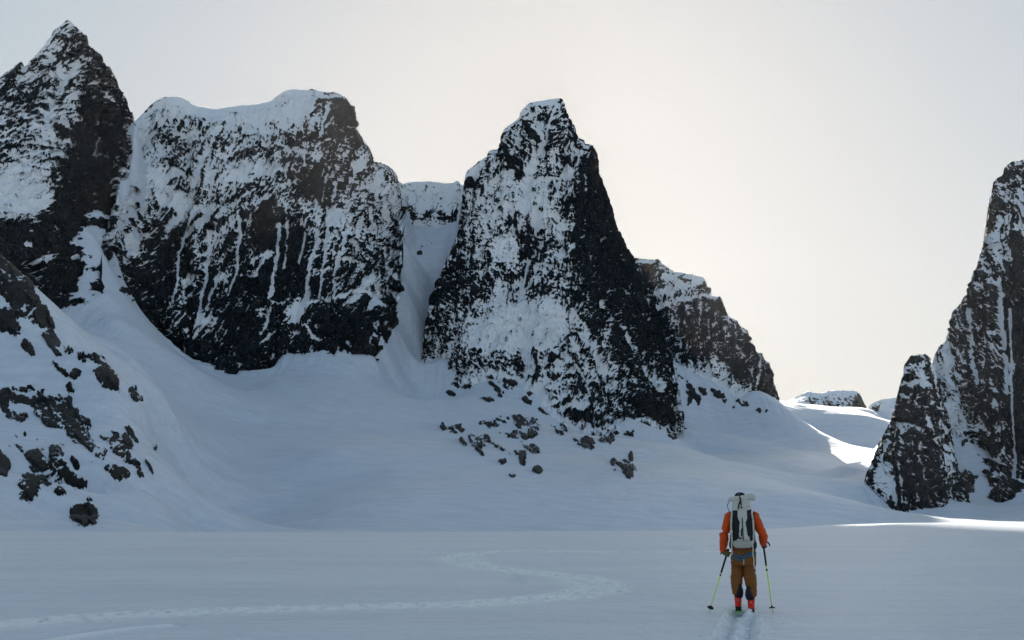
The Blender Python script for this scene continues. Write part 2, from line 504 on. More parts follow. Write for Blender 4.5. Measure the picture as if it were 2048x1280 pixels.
    o = grid_mesh(name, VV, ROCK_SNOW, {'rock': R * 1.5, 'brown': B}, flip=True)
    tag(o, label, cat, kind='structure')
    return o

def zs(a): return (a - a.mean()) / (a.std() + 1e-9)
def boxblur3(V, k): return np.stack([boxblur(V[..., i], k, k) for i in range(3)], -1)

mountain('mountain', 'pointed peak at far left, snowy on its left flank and black on its right', 'mountain',
    ridge=[(-90,190,880),(-40,165,900),(0,152,915),(40,124,930),(48,135,930),(65,118,935),(90,88,945),(112,58,955),(135,39,960),(150,52,962),(170,70,965),(178,92,968),(200,108,970),
           (215,132,975),(232,158,980),(240,182,983),(255,208,990),(264,232,995),(269,242,1000)],
    base=[(-90,560,620),(0,545,640),(60,600,680),(120,650,700),(150,662,705),(172,614,740),(200,585,765),(204,500,820),(215,440,860),(236,360,915),(262,302,955),(269,250,990)],
    face=[(150,260,900),(60,430,760),(0,430,740),(130,420,800),(200,420,868),(170,340,860),(0,250,850),(-80,430,740),(100,540,740),(180,540,780)],
    lean=(0.62, 0.0), seed=1, stair=0.75, dip=-0.25,
    strokes=[([(110,120),(125,165),(110,200),(95,240)], 7, 2), ([(155,130),(135,160),(120,200)], 6, 2), ([(0,400),(60,430)], 22, 1),
             ([(40,500),(75,520)], 4, 1), ([(205,180),(225,200)], 4, 1), ([(190,310),(205,330)], 3, 1), ([(205,270),(200,300)], 3, 1),
             ([(45,125),(8,180)], 5, -1), ([(140,165),(118,210)], 4, -1), ([(88,155),(62,195)], 3, -1), ([(168,75),(135,85),(110,125)], 5, -1), ([(75,180),(55,215)], 3, -1)],
    spots=[(40,405,60,30,0,0.02),(145,488,12,10,0,0.1),(80,520,18,7,0,0.15),(148,520,10,7,0,0.2)],
    brown=[(190,200,14,45,0,0.45)])

mountain('mountain.001', 'broad flat-topped rock wall with a snow cap, between the pointed peak and the snow gully', 'mountain',
    ridge=[(211,505,825),(216,478,838),(226,425,866),(236,385,895),(248,335,938),(257,302,972),(263,268,1010),(269,245,1040),(280,232,1055),(300,212,1060),(310,202,1065),(330,194,1075),(350,192,1080),(368,198,1085),(392,213,1095),(425,218,1100),(480,213,1108),(540,205,1110),
           (556,192,1107),(570,181,1105),(585,177,1105),(620,179,1105),(650,184,1108),(672,187,1110),(676,190,1110),(692,197,1110),(699,210,1110),(704,232,1108),(709,255,1108),(713,262,1108),(720,272,1108),
           (735,290,1110),(739,300,1110),(742,322,1112),(760,326,1130),(775,332,1140),(790,345,1155),(797,362,1165),(806,372,1180),(815,400,1190)],
    base=[(211,520,822),(225,545,825),(240,560,830),(262,598,840),(300,598,862),(338,592,880),(345,630,868),(372,645,864),(385,705,850),(430,722,846),(465,740,843),(482,735,846),
          (510,700,866),(560,700,870),(640,697,880),(700,700,892),(748,704,905),(768,690,925),(785,640,960),(800,560,1030),(800,480,1085),(812,420,1150)],
    face=[(450,250,1052),(600,255,1055),(685,260,1062),(300,350,985),(420,350,990),(600,370,1000),(740,410,1060),(785,450,1105),(280,480,920),(450,500,930),
          (600,500,935),(720,520,985),(300,560,885),(450,640,880),(600,640,888),(700,640,905),(235,470,870),(255,350,960),(262,300,1010)],
    lean=(0.16, 0.0), seed=2, ext=[(211,25),(245,50),(262,75),(500,75),(700,30),(748,18),(790,5),(815,5)], stair=0.5, rib=1.25, dip=0.05,
    strokes=[([(558,448),(553,520),(540,590),(533,640),(520,668)], 4, 2), ([(610,440),(606,490),(598,525)], 2.5, 2), ([(636,400),(632,490),(618,540),(614,590)], 4.5, 2),
             ([(655,420),(648,500),(643,560),(640,590)], 3, 2), ([(682,470),(672,540),(668,590)], 3.5, 2), ([(577,440),(575,490),(567,530)], 2.5, 2),
             ([(388,410),(372,455),(360,500),(355,560),(345,605)], 3.5, 2), ([(420,470),(412,540),(403,590),(395,650)], 4, 2), ([(440,530),(425,570),(412,620)], 3, 2),
             ([(482,440),(478,500),(472,540),(456,585)], 3, 2), ([(545,598),(575,597)], 3, 1), ([(590,605),(640,596),(720,590),(760,595)], 5, 1), ([(585,640),(605,655),(640,680)], 4, 1),
             ([(520,690),(545,670),(575,645)], 4, 1), ([(612,590),(596,620)], 13, 1), ([(560,290),(600,300),(640,310)], 4, 1), ([(660,330),(652,370),(648,395)], 2.2, 1), ([(676,360),(666,400)], 2, 1),
             ([(610,300),(607,330)], 2.2, 1), ([(655,215),(650,250),(640,275)], 2.2, 1), ([(700,600),(745,560)], 9, 1), ([(520,345),(560,340)], 8, 1), ([(690,440),(700,470)], 9, 1),
             ([(560,385),(590,365)], 7, 1), ([(505,520),(540,500),(510,545)], 5, 1), ([(795,640),(785,700)], 3, -1)],
    spots=[(480,232,110,16,0,0.0),(350,215,45,14,10,0.02),(590,205,38,24,0,0.0),(262,490,13,28,-25,0.0),(470,205,80,12,0,0),(412,646,22,8,-20,0.1),(440,552,13,10,0,0.1),(340,400,30,16,30,0.04),
           (300,360,30,10,-40,0.05),(670,440,16,26,0,0.08),(420,420,22,16,-30,0.12),(660,195,30,5,5,0.0),(718,330,8,14,0,0.0),(400,205,40,8,5,0.0),(240,520,10,12,0,0.6),
           (685,225,22,30,0,0.95),(640,380,34,26,0,0.88),(535,470,22,40,0,0.92),(590,480,18,36,0,0.9),(560,570,70,24,0,0.9),(480,650,24,30,0,0.92),(700,660,60,28,0,0.93),(590,625,22,16,0,0.1)],
    brown=[(660,290,60,120,0,0.8),(590,300,80,80,0,0.35),(785,360,20,20,0,0.5),(740,690,30,20,0,0.4),(365,630,20,20,0,0.3),(780,640,20,40,0,0.4)])

mountain('mountain.002', 'tall steep rock tower in the middle with a black right side and snow-streaked front', 'mountain',
    ridge=[(843,720,1000),(846,680,1010),(852,640,1020),(862,600,1035),(872,565,1048),(886,540,1060),(900,505,1078),(915,470,1090),(920,430,1105),(924,395,1112),(930,352,1122),(934,340,1125),(950,328,1128),(975,313,1132),(979,302,1132),(997,297,1135),
           (1003,280,1140),(1008,258,1145),(1026,246,1148),(1037,236,1150),(1045,219,1151),(1058,208,1152),(1075,203,1152),(1098,199,1152),(1122,199,1150),(1130,206,1150),(1133,225,1148),(1136,238,1147),(1148,250,1146),(1154,274,1143),
           (1166,280,1142),(1170,288,1141),(1186,291,1140),(1193,310,1139),(1199,345,1137),(1212,380,1136),(1226,425,1135),(1240,465,1132),(1256,500,1130),(1268,520,1128),(1285,545,1125),(1304,590,1120),(1312,625,1112),(1322,660,1105),(1340,705,1090),(1352,760,1070),(1362,800,1050),(1367,845,1030)],
    base=[(843,726,995),(880,712,985),(903,745,955),(940,772,930),(990,755,925),(1030,765,915),(1062,785,900),(1082,800,890),(1110,840,865),(1150,862,858),(1200,872,862),(1232,852,885),(1280,842,915),(1310,862,925),(1345,862,950),(1366,850,985)],
    face=[(1100,260,1112),(1050,380,1085),(1140,380,1075),(1000,450,1062),(1080,480,1052),(1160,500,1035),(1220,560,1060),(950,560,1022),(1050,560,1012),(1150,620,988),
          (1000,640,978),(1230,680,1002),(1060,700,942),(1150,730,935),(900,690,982),(1300,760,1010),(980,350,1118),(1100,330,1105),(1180,350,1100)],
    lean=(0.10, 0.0), seed=3, fade=22, stair=0.9, dip=0.22,
    strokes=[([(1075,245),(1085,280),(1062,330),(1050,365),(1058,410),(1072,440)], 9, 4), ([(1105,225),(1095,255),(1080,300)], 4, 2), ([(1040,560),(1044,600),(1036,640),(1050,690),(1060,740)], 10, 4),
             ([(1000,560),(980,600),(960,640)], 8, 1), ([(1060,520),(1045,560)], 3, 2), ([(1140,625),(1180,680),(1210,720),(1250,770)], 9, 2), ([(1205,600),(1240,650),(1290,720),(1320,780)], 4, 2),
             ([(1222,640),(1215,670)], 7, 1), ([(1095,610),(1130,650),(1150,700)], 8, 1), ([(1060,790),(1120,770),(1160,780)], 7, 1), ([(1100,830),(1150,815),(1165,812)], 5, 1), ([(985,330),(960,345)], 7, 1),
             ([(1165,330),(1160,400),(1150,470)], 4, -2), ([(1010,300),(1025,340),(1040,350)], 6, -2), ([(1055,250),(1075,280)], 5, -2), ([(862,600),(900,575),(925,560)], 6, -2), ([(1040,475),(1060,500)], 9, -2)],
    spots=[(1030,660,80,45,-25,0.02),(1090,660,40,50,30,0.03),(1080,205,30,8,-8,0.0),(1010,395,14,40,5,0.1),(1080,420,24,30,0,0.1),(1225,420,30,110,-18,0.9),(1200,500,35,90,-12,0.86),(1260,600,36,80,-20,0.84),
           (950,340,25,9,-35,0.0),(940,365,12,14,0,0.9),(1110,215,12,8,0,0.1),(1015,500,22,26,30,0.06),(1000,590,26,12,-35,0.06),(1240,345,25,60,0,0.9),(1185,790,80,45,20,0.5),(1285,750,40,45,30,0.62),(1140,800,60,12,8,0.15),(1160,775,22,8,-20,0.85),(1150,830,45,14,8,0.8),
           (1180,740,40,10,40,0.3),(1320,835,35,26,0,0.92),(1130,700,30,16,-10,0.25),(1000,780,60,18,-10,0.0)],
    brown=[(1192,330,10,45,-5,0.9),(1320,830,60,35,0,0.5),(1100,750,40,20,0,0.4),(1230,430,14,100,-18,0.25),(1200,850,50,20,0,0.5),(860,700,20,25,0,0.5)])

mountain('mountain.003', 'stepped rock shoulder sloping down to the right behind the central tower', 'mountain',
    ridge=[(1250,520,1250),(1268,516,1250),(1300,519,1250),(1318,519,1250),(1323,527,1250),(1333,533,1250),(1345,542,1250),(1372,548,1250),(1405,552,1250),(1412,560,1250),(1414,574,1250),(1421,576,1249),(1425,588,1249),(1440,592,1248),(1445,600,1246),(1450,622,1245),
           (1456,632,1245),(1474,642,1243),(1480,655,1242),(1493,660,1241),(1497,682,1240),(1510,692,1239),(1513,704,1238),(1524,706,1237),(1528,720,1236),(1538,725,1235),(1541,750,1233),(1550,775,1230),(1560,804,1225)],
    base=[(1250,800,1060),(1340,790,1080),(1372,738,1135),(1400,752,1130),(1440,772,1128),(1475,798,1125),(1500,796,1135),(1538,818,1140),(1560,810,1200)],
    face=[(1300,700,1170),(1380,680,1180),(1450,680,1190),(1300,600,1212),(1380,600,1225),(1510,750,1190)],
    lean=(0.05, 0.0), seed=4, fade=9, stair=1.0, amp=0.85,
    strokes=[([(1310,610),(1350,600),(1400,592),(1430,590)], 6, 2), ([(1330,550),(1370,572),(1400,560)], 6, 1), ([(1518,720),(1516,790)], 2.5, 2)],
    spots=[(1390,555,24,5,3,0.0),(1290,523,22,4,0,0.1),(1340,580,30,8,0,0.15),(1440,600,18,22,0,0.85),(1530,780,20,35,0,0.9),(1480,740,20,30,0,0.8)],
    brown=[(1440,610,25,40,30,0.7),(1310,530,40,16,0,0.7),(1500,780,60,30,0,0.6),(1390,575,40,20,0,0.5)])

def col_dens(px, py):
    band = np.exp(-((py - 432) / 13.0) ** 2) * sstep(812, 826, px)
    return 0.08 + 0.85 * band * (0.75 + 0.25 * np.sin(px * 0.23))
mountain('mountain.004', 'small snowy headwall with a band of black rocks closing the gully left of the tower', 'mountain',
    ridge=[(735,325,1215),(775,345,1218),(806,368,1220),(825,364,1222),(860,363,1225),(890,366,1225),(905,366,1225),(915,360,1225),(922,368,1225),(940,362,1222),(970,360,1220),(1000,362,1218)],  # right end, hidden behind the tower, is added to block the sun
    base=[(735,400,1150),(800,430,1180),(825,452,1182),(860,452,1184),(885,460,1182),(910,445,1188),(940,470,1185),(1000,480,1185)],
    face=[(860,400,1210),(850,430,1192)], lean=(0.1, 0), seed=5, amp=0.5, override=col_dens, brown=[(870,440,60,20,0,0.3)], strokes=[([(928,360),(922,420),(905,470)], 5, 2)])

def knoll_dens(px, py):
    return 0.12 + 0.5 * sstep(792, 803, py) * sstep(1600, 1625, px) + 0.85 * sstep(1706, 1716, px) * sstep(784, 790, py)
mountain('mountain.005', 'small low snow-capped rocky knoll far off on the saddle', 'mountain',
    ridge=[(1545,812,1600),(1565,805,1600),(1592,795,1600),(1615,784,1600),(1640,786,1600),(1665,781,1600),(1690,780,1600),(1714,782,1600),(1722,792,1597),(1731,812,1592),(1736,822,1588)],
    base=[(1545,816,1540),(1600,812,1535),(1650,818,1535),(1690,826,1530),(1715,828,1530),(1736,824,1540)],
    face=[(1680,800,1575)], lean=(0.05, 0), seed=6, amp=0.55, step=1.2, ext=8, override=knoll_dens, brown=[(1690,810,60,20,0,0.7)])
mountain('mountain.006', 'tiny snowy rise just left of the right-hand rock pillar on the skyline', 'mountain',
    ridge=[(1738,812,1500),(1748,804,1500),(1765,799,1500),(1785,796,1500),(1830,790,1500)],
    base=[(1738,818,1500),(1760,832,1500),(1790,850,1400),(1830,860,1400)],
    face=[], lean=(0.05, 0), seed=7, amp=0.35, step=1.2, ext=8, override=lambda px, py: 0.10 + 0.8 * np.exp(-((px - 1750) / 8.0) ** 2 - ((py - 817) / 5.0) ** 2))
mountain('mountain.007', 'narrow rounded rock pillar standing in front of the right-hand wall', 'mountain',
    ridge=[(1732,948,640),(1742,925,650),(1752,900,655),(1765,872,660),(1778,850,670),(1786,828,680),(1792,800,688),(1798,772,692),(1806,748,696),(1812,728,698),(1822,714,700),(1835,708,700),(1850,708,700),(1862,716,700),(1870,730,700),(1874,760,698),
           (1880,790,696),(1890,830,692),(1897,860,690),(1906,890,685),(1912,920,678),(1922,945,670),(1930,975,655),(1934,1000,640)],
    base=[(1732,962,632),(1750,985,620),(1775,1012,608),(1798,1034,598),(1820,1022,602),(1860,1018,604),(1905,1004,612),(1934,1004,620)],
    face=[(1800,900,635),(1850,880,640),(1850,780,672),(1890,940,632),(1790,960,618)],
    lean=(0.02, 0), seed=8, amp=0.6, ext=4, stair=0.7,
    strokes=[([(1865,720),(1868,780),(1885,850)], 3, 1), ([(1780,960),(1792,1000)], 6, 1), ([(1825,735),(1850,760)], 6, 1), ([(1775,880),(1765,930)], 4, 1), ([(1797,860),(1798,1010)], 2.5, -2)],
    spots=[(1768,955,18,28,0,0.05)], brown=[(1760,900,20,50,0,0.5), (1800,760,12,40,0,0.4)])
mountain('mountain.008', 'huge columned rock wall cut off by the right edge of the picture', 'mountain',
    ridge=[(1866,735,790),(1870,708,792),(1878,694,795),(1890,684,797),(1894,668,799),(1903,650,800),(1906,622,802),(1918,612,804),(1930,592,806),(1938,588,808),(1943,552,810),(1955,530,812),(1958,512,814),(1970,485,818),(1974,468,820),(1977,430,825),
           (1980,395,828),(1986,365,832),(1993,357,834),(2006,350,836),(2012,332,838),(2022,324,840),(2050,318,840),(2090,302,842),(2160,282,845),(2240,280,850)],
    base=[(1866,760,775),(1885,830,748),(1902,868,735),(1925,872,728),(1950,920,705),(1972,935,695),(1984,1000,658),(2000,1004,655),(2025,985,660),(2048,968,664),(2120,965,664),(2240,960,665)],
    face=[(2030,600,765),(1960,700,762),(2100,600,765),(2200,600,765),(2030,800,712),(2020,450,800),(1990,820,715)],
    lean=(0.03, 0), seed=9, amp=0.75, stair=0.5, rib=1.5,
    strokes=[([(1998,560),(2008,700),(2012,780)], 5, 3), ([(1940,620),(1945,700),(1955,760)], 4, 2), ([(1895,690),(1893,760),(1905,830)], 7, 1), ([(2020,620),(2022,760),(2028,960)], 3, 2), ([(2000,440),(1990,490)], 7, 1), ([(2040,380),(2046,420)], 6, 1),
             ([(1975,600),(1980,740),(1985,900)], 3, -2), ([(2036,480),(2038,640),(2040,900)], 9, -3)],
    spots=[(1985,480,14,12,0,0.05), (2020,740,12,30,0,0.1)], brown=[(1985,420,12,60,0,0.5), (1950,530,16,30,0,0.4)])

# ------------------------------------------------------------------ the snow surface: one sheet from the skier's feet to the saddle and far beyond
T = list(TERR) + [
    # left gully
    (266,245,1075),(256,300,1000),(246,350,950),(232,420,893),(209,510,815),(212,560,790),(195,620,745),(230,640,730),
    # bowl under the broad wall
    (300,650,800),(370,720,740),(230,690,560),(262,722,540),(300,765,520),(340,805,500),(345,860,505),(365,925,480),(385,1000,450),(425,1040,435),(340,1045,395),(420,770,770),(560,760,800),(700,740,860),(560,830,695),(400,830,640),(650,900,585),(800,800,830),(450,950,508),(800,900,605),(400,880,565),
    # gully to the col
    (820,470,1150),(860,480,1155),(850,540,1105),(830,600,1055),(815,660,1010),(800,720,955),(780,760,910),(890,500,1130),
    # apron under the tower
    (900,800,850),(1000,820,815),(920,860,740),(1060,860,745),(1000,900,630),(1080,940,560),(1150,920,600),(1240,930,620),(1160,980,500),(1290,920,650),(1350,890,740),
    # valley to the right
    (1400,850,930),(1450,840,1080),(1500,835,1140),(1560,822,1250),(1598,842,1300),(1400,920,650),(1500,950,600),(1600,950,640),(1640,872,1280),(1600,868,1200),(1620,880,1170),(1650,892,1130),(1690,900,1110),(1730,905,1080),(1770,905,1050),(1600,900,1000),(1650,915,950),(1700,925,930),(1760,932,850),(1680,880,1250),(1740,880,1250),(1690,830,1335),
    (1600,1000,500),(1700,1000,520),(1720,960,640),(1780,900,1000),
    # floor of the valley beyond the near rise
    (200,1062,300),(400,1056,410),(600,1057,425),(700,1000,468),(1000,1057,430),(1200,1057,440),(1400,1057,450),(1000,1010,462),(1600,1057,460),(1750,1052,480),(1900,1048,470),(2048,1046,470),(1850,1035,560),(2000,1025,600),(2150,1020,600),
    # near spur on the left
    (-60,480,480),(0,514,470),(30,545,465),(62,582,460),(92,630,452),(118,684,440),(150,697,430),(200,703,425),(235,750,415),(262,780,405),(284,812,400),(300,880,380),(305,945,340),
    (0,640,430),(60,700,415),(0,760,385),(120,790,385),(200,830,370),(0,860,345),(100,880,345),(200,930,320),(0,950,300),(120,970,290),(250,980,300),(180,1040,240),(0,1030,245),(80,1045,235),(330,1010,400),(-150,700,420),(-150,900,320),
    # gully right of the pillar
    (1885,770,770),(1900,820,755),(1915,880,735),(1935,930,700),(1950,960,680),(1960,1000,650),(1940,985,655),
    # crest
    (1575,806,1600),(1735,822,1580),(1690,830,1335),(1640,832,1335),(1740,832,1335),
]
P3 = [tuple(float(c) for c in at(*p)) for p in T]
P3 += [  # behind the crests, and sideways
    (-600,1300,120),(-420,1400,160),(-250,1500,170),(-100,1480,200),(60,1550,200),(200,1550,180),(420,2300,90),(700,2300,60),(0,2300,80),(-700,2300,60),(600,1600,100),(700,1000,60),(800,700,40),
    (-200,520,60),(-420,640,140),(-300,600,105),(-700,500,150),(-600,300,60),(-300,150,5),(-60,150,-3.0),(0,150,-3.0),(30,150,-2.4),(-100,250,-7),(0,260,-8),(80,280,-7),(-40,260,-7.5),
    (-80,110,-0.9),(0,112,-0.75),(40,112,-0.1),(70,112,0.0),(32,125,-0.45),(50,148,-0.3),(75,150,-0.2),(100,150,-0.1),(60,185,-0.8),(57,200,-1.0),(75,200,-0.6),(90,190,-0.5),(130,200,-0.4),(110,235,-1.6),(75,245,-3.0),(140,260,-2.6),(150,150,0),(250,200,0),(300,400,2),(200,320,-3),(-40,60,0),(40,60,0),(0,60,0),(-40,30,0),(40,30,0),(0,10,0),(100,60,0),(-100,60,0),(-66,255,-7),(-60,300,-8),(-80,300,-7.5),(-96,330,-5.5),(-80,340,-7),(-75,380,-6),(-70,170,-3.5),(-100,170,-3.5),(-130,170,-3.0),(-85,205,-3.6),(-115,205,-3.0),(-60,205,-5),(0,90,-0.15),(-50,90,-0.05),(50,90,0),
    (-300,1000,170),(-230,1000,160),(-180,1010,160),(-330,1100,200),(-230,1110,190),(-150,1120,210),(20,1000,110),(60,1080,130),(-30,1080,150),(120,1080,130),(-450,850,150),(-430,950,190),
    (230,800,28),(215,720,20),(250,880,36),(280,950,45),(240,760,30),
    (0,-60,-1),(0,-200,-30),(-300,-100,-18),(300,-100,-18),(0,-400,-80),(-400,-400,-80),(400,-400,-80),  # unseen ground behind the camera, shaped to fall away and cut sunlit bounce
]
P3 = np.array(P3)
terr = tps_fit(P3[:, :2], P3[:, 2], 2e-5)

import os
half = radians(29)
ths = np.concatenate([np.linspace(-half, half, 1130), np.linspace(half, 2 * pi - half, 90)[1:-1]])
near = 1 / np.linspace(1 / 5.0, 1 / 14.0, 14)
d1 = 1 / np.linspace(1 / 13.8, 1 / 105.0, 330)
d2 = 105 * (220 / 105.0) ** np.linspace(0, 1, 60)[1:]
d3 = 220 * (1650 / 220.0) ** np.linspace(0, 1, 820)[1:]
d4 = 1650 * (3000 / 1650.0) ** np.linspace(0, 1, 24)[1:]
ds = np.concatenate([[0.02, 1.0, 3.0], near[:-1], d1, d2, d3, d4])
TH, RR = np.meshgrid(ths, ds)
TX = np.sin(TH) * RR
TY = np.cos(TH) * RR
cyl = np.clip(TY, -400, 2500); cxl = np.clip(TX, -900, 900)
# coarse evaluation, then interpolation to the fine grid
ri = np.unique(np.concatenate([np.arange(0, len(ds), 5), [len(ds) - 1]]))
ci = np.unique(np.concatenate([np.arange(0, 1130, 5), np.arange(1129, len(ths))]))
Zc = terr(cxl[np.ix_(ri, ci)], cyl[np.ix_(ri, ci)])
tmp = np.stack([np.interp(np.arange(len(ds)), ri, Zc[:, k]) for k in range(len(ci))], 1)
TZ = np.stack([np.interp(np.arange(len(ths)), ci, tmp[k]) for k in range(len(ds))], 0)
far = sstep(1700, 2600, RR)
TZ = TZ * (1 - far) + 40 * far * 0 - 0 * far
xg = np.interp(TY, [820, 860, 935, 1005, 1045], [-309, -312, -331, -349, -356]) - 7     # the broad wall's left edge bounds the gully
TZ -= np.clip((TX - xg) * 2.5, 0, 130) * sstep(842, 864, TY) * sstep(1250, 1150, TY) * sstep(-180, -230, TX)
cap = 17 + (TY - 640) * 0.10 + np.maximum(0, TX - 262) * 1.3      # level snow west of the pillar
cm = (TY > 560) & (TY < 1020) & (TX > 120) & (TX < 420)
wcap = sstep(640, 700, TY) * sstep(1020, 960, TY) * sstep(120, 170, TX)
TZ = np.where(cm, TZ - wcap * np.maximum(TZ - cap, 0), TZ)
wnear = sstep(95, 60, RR)
TZ = TZ * (1 - wnear)
# gentle swells and wind drifts
TZ += 0.05 * fbm(TX / 9, TY / 9, 0 * TX, 3) * sstep(10, 25, RR)
TZ += sstep(150, 420, RR) * (3.0 * fbm(TX / 120, TY / 120, 0 * TX + 3, 3) + 0.8 * fbm(TX / 22, TY / 22, 0 * TX + 9, 5, gain=0.55))
_gr = np.hypot(np.gradient(TZ, axis=0) / np.gradient(RR, axis=0), 0)
TZ += sstep(150, 420, RR) * sstep(0.3, 0.6, np.abs(_gr)) * 0.9 * fbm(TX / 7, TY / 90, TZ / 60, 4, ridged=True)
TPX, TPY = project(TX, np.maximum(TY, 1.0), TZ)

# rock outcrops breaking the snow: (px, py, rx, ry, angle, cover)
OUT = [(12,532,40,12,52,.95),(60,588,46,13,58,.95),(92,645,46,12,66,.95),(110,680,16,8,60,.9),(30,560,50,18,60,.8),(60,700,20,8,50,.5),(135,700,14,7,30,.45),(25,830,30,12,10,.6),(60,780,30,8,5,.5),(170,840,16,8,55,.7),(110,800,30,10,20,.7),(200,910,12,18,60,.5),(255,885,16,6,55,.7),(35,900,20,10,10,.45),(120,930,30,14,25,.6),(180,1000,8,6,0,.4),(75,880,10,5,0,.4),(900,790,14,8,-20,.3),(960,800,26,6,0,.25),(930,765,22,14,-15,.5),(1010,770,26,14,10,.5),(1050,800,16,10,20,.45),(1090,820,14,8,30,.4),(1120,858,20,10,15,.5),(1170,885,26,9,15,.5),(1215,880,18,8,-10,.45),(1255,868,16,8,0,.4),(1345,872,12,6,0,.5),(1380,775,9,16,-20,.6),(1405,780,8,12,0,.5),(1460,812,14,7,30,.4),(1490,805,16,8,20,.5),(1525,822,14,6,10,.5),(1030,870,30,8,15,.35),(1060,895,20,8,30,.4),(940,870,12,8,0,.5),(1025,950,10,5,0,.25),(28,588,66,26,56,.72),(88,652,48,13,62,.8),(12,640,34,26,20,.85),(60,620,40,18,50,.6),(104,688,24,9,60,.7),
       (165,716,14,9,20,.6),(150,748,9,12,60,.6),(214,752,36,20,50,.95),(192,722,16,7,30,.6),(268,788,18,10,52,.8),(120,738,24,7,48,.75),(140,775,12,8,50,.5),
       (40,800,55,13,6,.7),(88,812,40,26,25,.85),(132,822,34,26,50,.85),(160,870,30,18,52,.75),(118,848,14,14,0,.7),(10,798,12,20,0,.85),(180,893,14,8,60,.6),
       (240,902,34,15,52,.8),(262,868,20,5,52,.7),(236,942,24,15,20,.9),(274,935,22,8,60,.8),(298,935,14,4,60,.6),(215,880,15,9,30,.4),(230,870,12,5,45,.4),
       (85,925,34,26,20,.8),(112,905,26,14,10,.6),(148,958,32,15,24,.95),(60,968,22,22,0,.8),(52,990,14,14,0,.8),(5,928,12,24,0,.85),(120,985,12,7,0,.7),(150,925,18,8,60,.75),(95,960,30,12,0,.6),
       (170,1028,26,19,0,.98),(147,1035,5,4,0,.8),(40,872,12,4,0,.3),(310,898,4,5,50,.5),
       (908,858,24,11,10,.6),(935,882,22,9,30,.45),(985,850,26,11,-10,.6),(1040,845,34,12,12,.5),(1068,860,16,18,0,.65),(965,882,16,14,0,.6),(1010,900,34,7,22,.4),(1045,915,8,18,-10,.5),(1074,940,9,8,0,.6),(1005,925,7,4,0,.5),(960,905,14,4,40,.4),
       (1245,932,20,14,20,.5),(1262,915,5,12,0,.7),(1230,925,8,6,0,.7),(1258,952,8,6,0,.7),(1230,870,9,6,0,.5),
       (1395,800,7,13,-10,.65),(1385,788,6,8,0,.5),(1380,800,5,10,20,.5),(1440,790,16,8,30,.5),(1450,800,7,10,20,.5),(1425,780,8,5,0,.5),(840,507,8,5,10,.6),(862,487,4,3,0,.5),(843,495,4,3,0,.4),
       (255,585,17,12,0,.6),(268,600,9,5,0,.6),(1940,962,14,20,0,.75),(1926,868,14,9,0,.25),(1935,885,12,8,0,.25),(1060,790,6,5,0,.5),(1000,793,4,3,0,.5)]
dens = np.zeros(TX.shape)
vis = (RR > 200) & (np.abs(TH) < half)
ksc = np.clip(900 / np.maximum(RR, 1), 0.7, 4.0)
wob = 0.9 * fbm(TX * ksc / 11, TY * ksc / 22, TZ * ksc / 9, 5, gain=0.65)
for e in OUT:
    m = vis & (np.abs(TPX - e[0]) < 90) & (np.abs(TPY - e[1]) < 90)
    if not m.any(): continue
    q = ellipse_field(TPX[m], TPY[m], e) + wob[m]
    dens[m] = np.maximum(dens[m], e[5] * (1 - sstep(0.55, 1.35, q)))
on = dens > 0.01
U_ = (TX * ksc)[on]; Y_ = (TY * ksc)[on]; Z_ = (TZ * ksc)[on]
bb1, be1 = blocky((U_ + 0.8 * Z_) / 8, Y_ / 12, (Z_ - 0.8 * U_) / 16, 60)
an = 0.7 * fbm((U_ - 0.9 * Z_) / 12, Y_ / 14, (Z_ + 0.9 * U_) / 3.6, 5, gain=0.72, ridged=True) + 0.5 * (blocky((U_ - 0.8 * Z_) / 7, Y_ / 12, (Z_ + 0.8 * U_) / 4, 77)[0] - 0.5)
an2 = fbm(U_ / 14, Y_ / 18, Z_ / 9, 3)
sc_ = zs(an) + 0.7 * zs(an2) + 0.5 * zs(-bb1)
u_ = 1 / (1 + np.exp(-1.7 * zs(sc_)))
rk_ = dens[on] * 1.32 - 0.04 - u_
rock = np.full(TX.shape, -2.0)
rock[on] = np.maximum(rk_ * 1.5, -2)
lift = sstep(-0.12, 0.10, rk_) * (0.3 + 1.9 * bb1 + 0.8 * fbm(U_ / 2.5, Y_ / 4, Z_ / 2.5, 2))
lift *= np.clip(RR[on] / 800, 0.35, 0.75)
TZ[on] += lift
Nt = grid_normals(np.stack([TX, TY, TZ], -1))
nzt = np.abs(Nt[..., 2])
base_n = boxblur(nzt, 14, 14)
rock[on] -= np.clip((nzt[on] - base_n[on]) * 2.2 + 0.06, -0.4, 0.8) * 1.5

